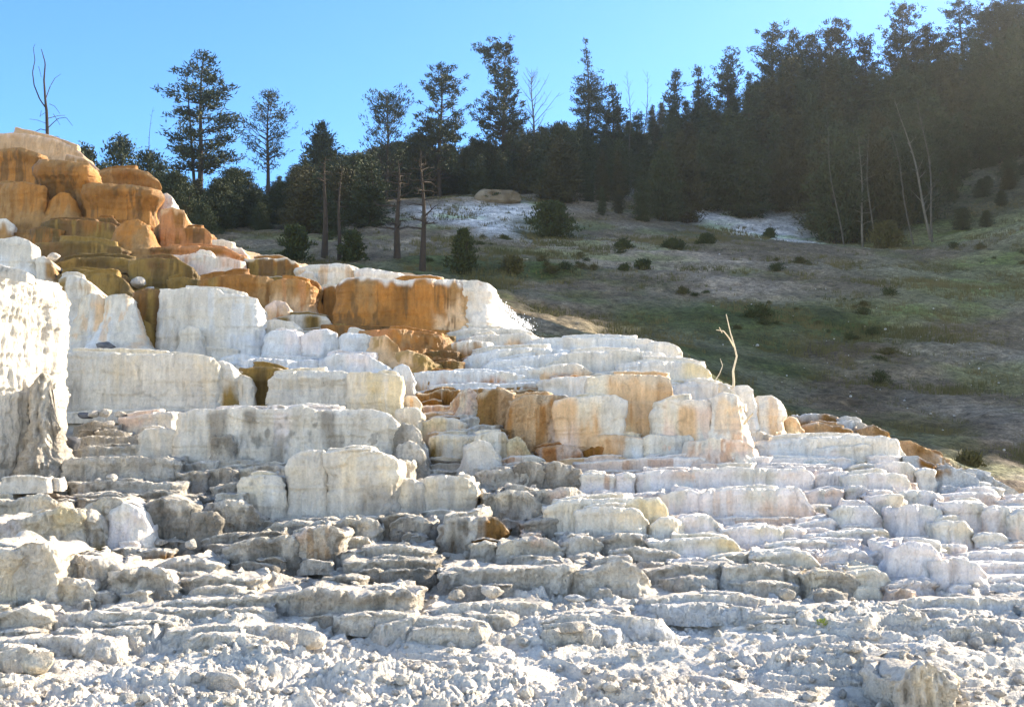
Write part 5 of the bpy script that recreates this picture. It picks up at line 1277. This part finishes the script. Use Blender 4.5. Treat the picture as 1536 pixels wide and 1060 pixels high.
# junipers and shrubs with a place of their own
for x, yb, yt, rpx, sd, pw, mat, lab in [
        (694, 406, 342, 24, 61, .75, M_JUNIPER, 'dark green cone shaped juniper with a pointed tip behind the orange wall'),
        (443, 392, 336, 24, 62, .35, M_JUNIPER, 'rounded olive green shrub behind the olive brown ledge with the thin white rim'),
        (529, 394, 346, 20, 63, .4, M_JUNIPER, 'dark green shrub between the dark pine trunks and the white scalloped ledge'),
        (828, 356, 300, 36, 64, .4, M_JUNIPER, 'broad dark brown green juniper at the right of the pale gravel patch'),
        (1330, 372, 332, 28, 65, .45, M_YSHRUB, 'yellow olive shrub in front of the dark wood on the right'),
        (965, 401, 391, 10, 66, .35, M_JUNIPER, 'small dark green bush on the bare grey slope, right of the sandy crest'),
        (936, 405, 397, 6, 67, .35, M_JUNIPER, 'tiny dark bush left of the small one on the bare grey slope'),
        (770, 408, 385, 16, 68, .3, M_YSHRUB, 'low twiggy brown shrub right of the cone shaped juniper'),
        (735, 300, 290, 16, 69, .3, M_JUNIPER, 'low dark shrub at the foot of the tan cliff'),
        (1155, 356, 343, 11, 70, .4, M_JUNIPER, 'small green pine seedling on the pale gravel strip'),
        (935, 372, 360, 12, 71, .35, M_JUNIPER, 'dark rounded shrub in the grey gully below the wood'),
        (1010, 372, 360, 16, 72, .35, M_JUNIPER, 'dark shrub patch at the head of the sandy crest'),
        (1060, 368, 352, 16, 73, .35, M_JUNIPER, 'dark brown shrub at the upper left end of the pale gravel strip'),
        (1310, 708, 690, 9, 74, .3, M_YSHRUB, 'bright green weed tuft beside the orange fringe'),
        (1455, 700, 682, 10, 75, .3, M_YSHRUB, 'grassy tuft above the far right end of the orange fringe')]:
    loc, H, u = stand(x, yt, ybase=yb)
    n = int(np.clip(rpx * 9, 50, 420))
    plant('shrub' if rpx < 30 and pw < .7 else 'juniper_tree', lab, 'shrub', bush(sd, H, rpx * u, pw, n, 16, (.16 + .12 * rpx * u / 2, .03 + .01 * rpx * u, .06 + .05 * rpx * u)), (M_BARK, mat), loc, group='shrubs on the hillside')

# low trees left of the skyline
for x, yt, d, sd, r, pw, lab in [(130, 213, 70, 81, 14, .35, 'small dark bush peeping over the right of the pale dome cap'), (182, 196, 76, 82, 22, .4, 'loose crowned small tree left of the double stemmed pine'),
                                 (158, 240, 74, 83, 24, .3, 'low dark shrub between the brown hilltop pillars and the loose crowned small tree'), (222, 222, 80, 84, 30, .35, 'wide low dark tree under the thin bare spike')]:
    loc, H, u = stand(x, yt, d)
    plant('juniper_tree', lab, 'tree', bush(sd, H, r * u * 1.3, pw, 300, 14, (.3, .05, .25)), (M_BARK, M_NEEDLE), loc, group=TG)

# ------------------------------------------------------------------ the dense wood: every tree its own object, shared meshes
WOOD = [conifer(200 + i, h, [(.03, r, r), (.25, r * 1.05, r), (.6, r * .72, r * .75), (.85, r * .4, r * .4), (1, .15, .15)], cb=.03, nbr=80, pitch=pt, tip=.15, tuft=(26, .40, .05, .26), start=.2, spacing=.62)
        for i, (h, r, pt) in enumerate([(8, 2.1, .0), (8, 1.7, .2), (8, 2.3, .3), (8, 1.4, -.1), (8, 1.9, .45), (8, 1.6, .1), (8, 2.0, -.15)])]
WOOD += [bush(220 + i, 8, r, pw, 520, 22, (.36, .05, .3)) for i, (r, pw) in enumerate([(2.2, .45), (1.8, .6), (2.5, .4)])]
SKY_X = [0, 120, 200, 250, 300, 335, 360, 420, 450, 520, 600, 700, 720, 850, 930, 1000, 1100, 1150, 1250, 1320, 1400, 1450, 1536, 1700]
SKY_Y = [260, 245, 240, 250, 262, 300, 262, 258, 236, 222, 205, 212, 200, 175, 168, 150, 118, 84, 72, 92, 74, 56, 20, -40]
rng = random.Random(5)
nw = 0
for d, step, lo, hi in [(70, 22, 20, 70), (75, 20, 4, 60), (80, 20, 0, 40), (86, 34, 60, 110), (92, 32, 40, 90), (99, 32, 25, 75), (107, 32, 12, 60), (115, 30, 6, 44), (124, 28, 2, 34), (133, 28, 0, 30)]:
    x = 215 + rng.uniform(0, 30)
    while x < 1640:
        xx = x + rng.uniform(-9, 9)
        x += step * rng.uniform(.75, 1.25)
        dd = d + rng.uniform(-3, 3)
        if d < 83 and not (212 < xx < 560): continue
        if d == 70 and not (212 < xx < 345 or 450 < xx < 500): continue
        if d < 83 and 340 < xx < 400 and rng.random() < .3: continue
        if 83 < d < 90 and not (870 < xx < 1330): continue
        if 83 < d < 96 and (535 < xx < 810): continue
        left = xx < 870
        if 83 < d < 95 and 1040 < xx < 1225: continue
        yt = np.interp(xx, SKY_X, SKY_Y) + rng.uniform(lo, hi) * (.6 if left and d > 83 else 1)
        p = at(xx, yt, dd)
        z = float(hz(float(p[0]), dd)[0])
        H = float(p[2]) - z
        if d < 108 and not left: H = min(H, rng.uniform(6.0, 9.5))
        if H < 2.2: continue
        if xx > 1380 and d < 100: continue
        i = rng.randrange(len(WOOD)) if rng.random() < .5 else rng.randrange(7)
        m = WOOD[i]
        e = tag(empty('evergreen_tree', (float(p[0]), dd, z - .15)), 'dark evergreen crowded among its like in the dense shaded wood on the hill', 'tree', 'evergreens of the dense wood')
        s = H / 8.0
        wd = rng.uniform(.8, 1.15) * (1.45 if xx < 860 and s < 1.0 else .85 if s > 1.25 else 1)
        e.scale = (s * wd, s * wd, s)
        e.rotation_euler = (0, 0, rng.uniform(0, 6.28))
        link('trunk', m[0], M_BARK, e); link('crown', m[1], rng.choice((M_NEEDLE, M_NEEDLE2, M_NEEDLE2, M_NEEDLE3, M_NEEDLE4)) if xx > 800 else rng.choice((M_NEEDLE, M_NEEDLE, M_NEEDLE2)), e)
        nw += 1
BELT = [bush(240 + i, 8, r, pw, 620, 22, (.36, .05, .3)) for i, (r, pw) in enumerate([(2.6, .5), (2.2, .65), (3.0, .45)])] + WOOD[:2]
for x, yt, dd in [(238, 238, 74), (262, 252, 70), (284, 268, 68), (306, 300, 66), (330, 262, 72), (352, 246, 76), (374, 252, 74), (392, 300, 70), (424, 268, 76), (440, 246, 80), (458, 228, 82), (476, 262, 76), (500, 236, 84), (520, 228, 86), (538, 250, 80),
                  (556, 224, 90), (580, 214, 96), (604, 208, 98), (628, 196, 100), (650, 205, 100), (674, 212, 102), (700, 218, 102), (722, 208, 104), (760, 200, 104), (800, 196, 104), (836, 180, 104)]:
    p = at(x, yt, dd); z = float(hz(float(p[0]), dd)[0]); s = (float(p[2]) - z) / 8
    if s < .25: continue
    m = BELT[rng.randrange(len(BELT))]
    e = tag(empty('evergreen_tree', (float(p[0]), dd, z - .15)), 'dark bushy evergreen in the low belt behind the left terraces, under the tall pines', 'tree', 'evergreens of the low left belt')
    wd = min(1.25, max(.7, 1.0 / max(s, .5) * s ** .5)); e.scale = (s * wd, s * wd, s); e.rotation_euler = (0, 0, rng.uniform(0, 6.28))
    link('trunk', m[0], M_BARK, e); link('crown', m[1], M_NEEDLE, e)
# tall brush on the shaded bank at the far right
for k in range(26):
    xx, yb = rng.uniform(1340, 1600), rng.uniform(215, 345)
    X, Y, Z = hit(xx, yb, 70)
    m = WOOD[7 + rng.randrange(3)]
    e = tag(empty('shrub', (X, Y, Z - .1)), 'low brush on the shaded bank below the wood at far right', 'shrub', 'brush on the shaded bank')
    s = rng.uniform(.14, .3)
    e.scale = (s * 1.4, s * 1.4, s); e.rotation_euler = (0, 0, rng.uniform(0, 6.28))
    link('trunk', m[0], M_BARK, e); link('crown', m[1], M_YSHRUB if rng.random() < .5 else M_NEEDLE2, e)
SAGE = [bush(260 + i, 1.0, .75, .3, 60, 12, (.26, .035, .16)) for i in range(3)]
HEART = [(rng.uniform(800, 1540), rng.uniform(378, 560)) for _ in range(13)] + [(rng.uniform(350, 860), rng.uniform(335, 410)) for _ in range(6)]
for k in range(85):
    hx_, hy_ = HEART[rng.randrange(len(HEART))]
    xx, yb = hx_ + rng.gauss(0, 34), hy_ + rng.gauss(0, 9)
    X, Y, Z = hit(xx, yb)
    if Y < 27: continue
    m = SAGE[rng.randrange(3)]
    e = tag(empty('sagebrush', (X, Y, Z - .03)), 'small low sagebrush clump among many scattered over the open slope', 'shrub', 'sagebrush clumps on the open slope')
    q = .1 + .5 * rng.random() ** 2.2; q *= (.5 + Y / 110); e.scale = (q * rng.uniform(.9, 1.5), q, q * rng.uniform(.6, 1)); e.rotation_euler = (0, 0, rng.uniform(0, 6.28))
    link('trunk', m[0], M_BARK, e); link('crown', m[1], rng.choice((M_YSHRUB, M_JUNIPER, M_NEEDLE4)), e)
print('wood trees', nw)

# ------------------------------------------------------------------ tan cliff below the wood
def lumpy(seed, n=3, sx=1., sy=1., sz=1., amp=.25, fr=1.6, chunk=0.0):
    import bmesh
    b = bmesh.new(); bmesh.ops.create_icosphere(b, subdivisions=n, radius=1)
    V = np.array([v.co[:] for v in b.verts]); F = np.array([[v.index for v in f.verts] for f in b.faces]); b.free()
    r = 1 + amp * fbm(V[:, 0] * fr, V[:, 1] * fr, V[:, 2] * fr, seed, 4, .55)
    V = V * r[:, None]
    if chunk:
        rg = np.random.default_rng(seed)
        for _ in range(9):
            nrm = rg.normal(0, 1, 3); nrm /= np.linalg.norm(nrm); c = rg.uniform(.5, .8)
            dd = V @ nrm; V -= np.where(dd > c, (dd - c) * chunk, 0)[:, None] * nrm
    return V * np.array([sx, sy, sz]), F


X, Y, Z = hit(742, 302, 70)
V, F = lumpy(301, 5, 1, 1, 1, .45, 3.2, .85)
V = np.sign(V) * np.abs(V) ** .62 * np.array([46 * Y / FPX, 2.0, 15 * Y / FPX])
V[:, 1] += .25 * quant(V[:, 0] * 1.6, V[:, 0] * 0, V[:, 2] * .8, 303, 3)
tag(link('rock_outcrop', mesh_np('rock_outcrop', V, F, None, False), M_CLIFF, loc=(X, Y + 1.5, Z + .35)), 'tan rock face under the wood above the pale gravel patch', 'cliff')
V, F = lumpy(302, 4, 26 * Y / FPX, 1.5, 10 * Y / FPX, .35, 2.4, .8)
tag(link('rock_outcrop', mesh_np('rock_outcrop', V, F, None, False), M_CLIFF, loc=(X - 3.6, Y, Z - .3)), 'smaller brown rock outcrop left of the tan rock face', 'cliff')

# ------------------------------------------------------------------ loose rocks one can point at
def rock(x, y, w, h, d, seed, mat, label, col=None, dd=0.0, amp=.3, chunk=.6, cat='rock', name='rock'):
    dep = float(dfun(y)) + dd if d is None else d
    P = [float(v) for v in at(x, y, dep)]
    u = dep / FPX
    V, F = lumpy(seed, 4, w * u / 2, w * u / 2 * .8, h * u / 2, amp, 1.8, chunk)
    c = None if col is None else np.array(PAL[col]) * (0.85 + .25 * vn(V[:, 0] * 9, V[:, 1] * 9, V[:, 2] * 9, seed)[:, None])
    tag(link(name, mesh_np(name, V, F, c), mat, loc=(P[0], P[1], P[2] + h * u / 2 * .8)), label, cat, 'loose rocks on the terraces')


rock(205, 416, 28, 16, None, 401, M_DRY, 'white cap-like lump on a small stub among the olive ledges', 'W', -1.2)
rock(208, 432, 26, 18, None, 402, M_DRY, 'whitish stub under the white cap-like lump', 'E', -1.0)
rock(226, 435, 16, 7, None, 403, M_DRY, 'small white flake at the right foot of the whitish stub', 'W', -1.0)
rock(81, 391, 22, 14, None, 404, M_DRY, 'lone white boulder resting on the dark olive steps', 'W', -2.0)
rock(157, 528, 30, 19, None, 405, M_DARKROCK, 'dark charcoal rock on the shelf above the broad cream wall', None, -1.2)
rock(107, 674, 30, 24, None, 406, M_DARKROCK, 'dark rounded boulder wedged beside the tall left block', None, -.5)
rock(128, 628, 24, 12, None, 407, M_DARKROCK, 'small dark grey stone left of the white rubble pile', None, -.5)
for i, (x, y, w, h) in enumerate([(140, 625, 18, 12), (158, 624, 22, 14), (180, 626, 20, 12), (165, 640, 20, 10)]):
    rock(x, y, w, h, None, 410 + i, M_DRY, 'white lump in the rubble pile on the shelf below the broad cream wall', 'W', -.8)
rock(168, 722, 18, 14, None, 420, M_DRY, 'white chunk sitting on the grey ledge above the wedge', 'W', -.9)
rock(148, 724, 14, 8, None, 421, M_DRY, 'small white pebble left of the white chunk on the grey ledge', 'W', -.9)
rock(287, 822, 20, 16, None, 422, M_DRY, 'angular tan rock on the pale rubble beside the dark furrowed blocks', 'S', -.3)
rock(240, 818, 22, 12, None, 423, M_DRY, 'round pale rock left of the angular tan one', 'E', -.3)
rock(262, 812, 18, 12, None, 424, M_DRY, 'white stone between the round pale rock and the angular tan one', 'W', -.2)
rock(230, 808, 16, 10, None, 425, M_DRY, 'pinkish stone at the foot of the white wedge', 'K', -.1)
rock(378, 684, 10, 8, None, 426, M_DRY, 'small white stone perched on the grey block left of the weathered cream block', 'W', -.6)
rock(1222, 631, 14, 10, None, 427, M_DARKROCK, 'black stone on the orange fringe', None, 1.2)
rock(855, 950, 40, 22, None, 428, M_DRY, 'squarish pale rock half sunk in the crust, lower centre', 'E', -.3)
rock(738, 898, 34, 24, None, 429, M_DRY, 'jagged white rock in front of the long low grey wall', 'W', -.2)
rock(686, 900, 26, 18, None, 430, M_DRY, 'small grey rock left of the jagged white one', 'G', -.2)
rock(862, 902, 36, 12, None, 431, M_DRY, 'flat bluish slab below the long low grey wall', 'B', -.3)
rock(468, 972, 48, 34, None, 432, M_DRY, 'big lumpy white boulder, left of centre on the crusty ground', 'W', -.2)
rock(1180, 900, 30, 20, None, 433, M_DRY, 'knobby white rock below the broken tan ledge', 'S', -.3)
rock(340, 1040, 60, 40, None, 434, M_DRY, 'large white lump at the bottom edge, left of centre', 'W', 0)
rock(60, 1010, 50, 40, None, 435, M_DRY, 'cream knob near the lower left corner', 'C', 0)
rock(1340, 1052, 40, 24, None, 436, M_DRY, 'pinkish white lump by the fluted overhang', 'K', 0)


# ------------------------------------------------------------------ crumbs on the crust, stones and grass on the hill: uncountable
def scatter_rocks(name, n, picker, mat, label, smin, smax, seed, colf=None):
    rg = np.random.default_rng(seed)
    base = [lumpy(500 + i, 2, 1, .9, .75, .45, 1.7, .6) for i in range(6)]
    xy = picker(rg, n)
    Z = hz(xy[:, 0], xy[:, 1])
    sz = smin * (smax / smin) ** (rg.random(n) ** 2.2)
    Vs, Fs, Cs, o = [], [], [], 0
    for i in range(n):
        V, F = base[i % 6]
        a = rg.uniform(0, 6.28); c, s = math.cos(a), math.sin(a)
        q = V * sz[i] * rg.uniform(.7, 1.3, 3)
        q = np.stack([q[:, 0] * c - q[:, 1] * s + xy[i, 0], q[:, 0] * s + q[:, 1] * c + xy[i, 1], q[:, 2] + Z[i] + OFFZ(xy[i]) + sz[i] * .2], 1)
        Vs.append(q); Fs.append(F + o); o += len(V)
        Cs.append(np.repeat((np.array(PAL[colf[rg.integers(len(colf))]]) * rg.uniform(.85, 1.05))[None], len(V), 0) if colf else None)
    me = mesh_np(name, np.concatenate(Vs), np.concatenate(Fs), np.concatenate(Cs) if colf else None, False)
    tag(link(name, me, mat), label, 'rubble', kind='stuff')


OFFZ = lambda p: 0.0
bvh = None
from mathutils.bvhtree import BVHTree
gm = bpy.data.objects['ground'].data
co = np.empty(len(gm.vertices) * 3, np.float32); gm.vertices.foreach_get('co', co); co = co.reshape(-1, 3)
# height of the finished crust, looked up from its own grid
gsel = co[co[:, 1] < 16]
gkey = {}
gx = np.round(gsel[:, 0] / .04).astype(int); gy = np.round(gsel[:, 1] / .04).astype(int)
for a_, b_, z_ in zip(gx, gy, gsel[:, 2]): gkey[(a_, b_)] = z_


def _off(p):
    z = gkey.get((round(p[0] / .04), round(p[1] / .04)))
    return 0.0 if z is None else float(z - hz(p[0], p[1])[0])


OFFZ = _off


def pick_crust(rg, n):
    y = 6.3 * (15.0 / 6.3) ** rg.random(n)
    k = rg.uniform(-.52, .52, n)
    return np.stack([k * y, y], 1)


scatter_rocks('rubble', 6500, pick_crust, M_DRY, 'crumbs of white and grey lime strewn over the crusty ground', .009, .06, 7, 'WWWSSSEE')
OFFZ = lambda p: 0.05


def pick_hill(rg, n):
    out = []
    while len(out) < n:
        x, y = rg.uniform(1050, 1560), rg.uniform(380, 720)
        if y > 600 + (x - 1160) * .3: continue
        out.append(at(x, y, float(np.interp(y, [380, 430, 480, 540, 600, 660, 720], [66, 54, 46, 39, 33, 28, 23])))[:2])
    return np.array(out, float)


scatter_rocks('stones', 130, pick_hill, M_STONE, 'pale stones lying on the dry slope', .015, .075, 8)


def grass():
    rg = np.random.default_rng(3)
    n = 90000
    y = 22 * (95 / 22.) ** rg.random(n)
    k = rg.uniform(-.28, .56, n)
    X, Y = k * y, y
    patch = fbm(X * .16, Y * .16, 0 * X, 61, 4) + .5 * fbm(X * .7, Y * .7, 0 * X, 62, 3)
    keep = rg.random(n) < np.clip(.28 + 1.5 * patch, .03, 1)
    X, Y = X[keep], Y[keep]
    Z, K, _ = hz(X, Y, True)
    m = K > .75
    X, Y, Z = X[m], Y[m], Z[m]
    n = len(X); per = 5
    c = np.repeat(np.stack([X, Y, Z + 0.0], 1), per, 0)
    c[:, :2] += rg.normal(0, .10, (n * per, 2))
    h = np.repeat(rg.uniform(.03, .13, n) * np.clip((Y - 18) / 45, .25, 1.3), per) * rg.uniform(.5, 1.2, n * per)
    a = rg.uniform(0, 6.28, n * per); w = rg.uniform(.012, .03, n * per) * np.clip(np.repeat(Y, per) / 50, .45, 1.3)
    s = np.stack([np.cos(a), np.sin(a), 0 * a], 1) * w[:, None]
    tip = c + np.stack([rg.normal(0, .35, n * per) * h, rg.normal(0, .35, n * per) * h, h + .05], 1)
    c[:, 2] -= .1
    V = np.stack([c - s, c + s, tip], 1).reshape(-1, 3)
    tag(link('grass', mesh_np('grass', V, np.arange(len(V)).reshape(-1, 3), None, False), M_GRASS), 'dry grass growing in patches over the hillside', 'grass', kind='stuff')


grass()

# ------------------------------------------------------------------ cascade at the end of the orange wall
def cascade():
    d0 = float(dfun(496)) + .9
    T = np.array([(722, 446), (734, 442), (746, 452), (758, 466), (770, 480), (782, 490), (795, 497)], float)
    xs = np.linspace(724, 796, 90)
    yt = np.interp(xs, T[:, 0], T[:, 1])
    nv = 60
    t = np.linspace(0, 1, nv)[:, None]
    D = d0 + .5 - .9 * np.sin(np.linspace(0, math.pi, 90))[None] * (0.4 + .6 * t)
    yy = 506 + (yt[None] - 506) * (1 - t)
    X, Y, Z = at(np.repeat(xs[None], nv, 0), yy, D)
    n = .09 * fbm(X * 3.2, Y * 3, Z * 1.6, 71, 4, .65) + .06 * np.abs(vn(X * 6, Y * 6, Z * 1.5, 72))
    Y = Y - n * 1.6; X = X + .5 * n
    back = Y[0] + .9
    X = np.concatenate([X[:1] * 1.0, X]); Y = np.concatenate([back[None], Y]); Z = np.concatenate([Z[:1] - .1, Z])
    V = np.stack([X, Y, Z], -1)
    i = np.arange(V.shape[0] * 90).reshape(-1, 90)
    F = np.stack([i[:-1, :-1], i[1:, :-1], i[1:, 1:], i[:-1, 1:]], -1).reshape(-1, 4)
    V = V.reshape(-1, 3); base = V.mean(0)
    e = tag(link('waterfall', mesh_np('waterfall', V - base, F), M_WATER, loc=base), 'foaming white cascade pouring off the right end of the orange wall', 'waterfall')
    rg = np.random.default_rng(9)
    n = 900
    u = rg.random(n)
    px = np.interp(u, np.linspace(0, 1, 7), T[:, 0]) + np.abs(rg.normal(0, 5, n)) * u; py = np.interp(u, np.linspace(0, 1, 7), T[:, 1]) - np.abs(rg.normal(0, 5.0, n)) * (.3 + u)
    C = np.stack(at(px, py, d0 + rg.normal(0, .2, n)), 1) - base
    r = rg.uniform(.004, .018, n)[:, None, None]
    O = np.array([[1, 0, 0], [-1, 0, 0], [0, 1, 0], [0, -1, 0], [0, 0, 1.3], [0, 0, -1.3]], float)
    Fo = np.array([[0, 2, 4], [2, 1, 4], [1, 3, 4], [3, 0, 4], [2, 0, 5], [1, 2, 5], [3, 1, 5], [0, 3, 5]])
    V = (C[:, None] + O[None] * r).reshape(-1, 3)
    F = (np.arange(n)[:, None, None] * 6 + Fo[None]).reshape(-1, 3)
    s = link('spray', mesh_np('spray', V, F), M_WATER, e)
    s['kind'] = 'stuff'


cascade()

# ------------------------------------------------------------------ bleached twigs standing in the terraces
def twig(label, seqs, d, name='dead_sapling'):
    org = hx(*seqs[0][0][0], d)
    ms = []
    for i, (sq, r0, r1, off) in enumerate(seqs):
        P = np.array([hx(x, y, d) for x, y in sq]) - org
        P[:, 1] += np.linspace(0, off, len(P))
        n = len(P); t = np.linspace(0, 1, 5 * n)
        Q = np.stack([np.interp(t, np.linspace(0, 1, n), P[:, k]) for k in range(3)], 1)
        m = Mesher(); m.add(*tube(Q, r0 + (r1 - r0) * t, 6)); ms.append(m)
    G = 'bleached saplings in the terraces'
    if len(ms) == 1:
        tag(link(name, ms[0].mesh(name), M_TWIG, loc=org), label, 'dead sapling', G)
        return
    e = tag(empty(name, org), label, 'dead sapling', G)
    for i, m in enumerate(ms):
        k = 'branch' if i else 'trunk'
        link(k, m.mesh(k), M_TWIG, e)


D_ = float(dfun(680)) + .6
twig('forked bleached dead sapling rising above the twin rounded white blocks', [([(1099, 590), (1101, 572), (1100, 556), (1106, 534), (1102, 516), (1097, 498), (1091, 470)], .024, .007, .1), ([(1101, 520), (1092, 508), (1082, 498), (1069, 497)], .015, .005, -.3), ([(1083, 499), (1078, 491)], .008, .004, -.05)], D_)
twig('small curved bleached twig left of the forked dead sapling', [([(1072, 572), (1080, 560), (1085, 548), (1082, 537)], .010, .004, .1)], D_)
twig('stubby grey twig sticking out of the white drapery below the twin blocks', [([(1116, 636), (1120, 628), (1125, 620)], .02, .01, -.2)], float(dfun(690)) - .3)
twig('pale fallen branch lying on the slope behind the orange wall', [([(775, 390), (790, 388), (804, 389)], .06, .03, .5)], hit(790, 390)[1] - .1, 'fallen_branch')


# small plants on the crust
def weed(x, y, label, sd):
    loc = [float(v) for v in at(x, y, float(dfun(y)))]
    loc[2] = float(hz(loc[0], loc[1])[0]) + _off(loc) - .02
    plant('weed', label, 'plant', bush(sd, .06, .05, .3, 12, 6, (.032, .006, .012)), (M_TWIG, simple_mat('weed_leaves', (.22, .26, .04), .7, rgb2=(.42, .42, .09))), loc, group='weeds on the crust', second='leaves')


weed(1234, 944, 'tiny yellow green weed on the crust, left one of two at lower right', 91)
weed(1412, 962, 'tiny straw yellow weed on the crust, right one of two near the fluted overhang', 92)

_z = [v for n_ in ('ground', 'hillside') for v in (min(q.co.z for q in bpy.data.objects[n_].data.vertices), max(q.co.z for q in bpy.data.objects[n_].data.vertices))]
HB, HT = min(_z) - 1.0, max(_z) + 16.0
print('air', HB, HT)

# ------------------------------------------------------------------ the sunlit air that veils the far hill towards the sun
hzm = bpy.data.materials.new('air')
hzm.use_nodes = True
hn = hzm.node_tree.nodes
hn.remove(hn['Principled BSDF'])
pv = hn.new('ShaderNodeVolumePrincipled')
pv.inputs['Color'].default_value = (0.93, 0.95, 0.86, 1)
pv.inputs['Density'].default_value = 0.00048
pv.inputs['Anisotropy'].default_value = 0.8
hzm.node_tree.links.new(pv.outputs[0], hn['Material Output'].inputs['Volume'])
bx = np.array([[x, y, z] for x in (-1500, 1500) for y in (-40, 460) for z in (HB, HT)], float)
bf = np.array([[0, 1, 3, 2], [4, 6, 7, 5], [0, 4, 5, 1], [2, 3, 7, 6], [0, 2, 6, 4], [1, 5, 7, 3]])
tag(link('haze', mesh_np('haze', bx, bf, None, False), hzm), kind='stuff')
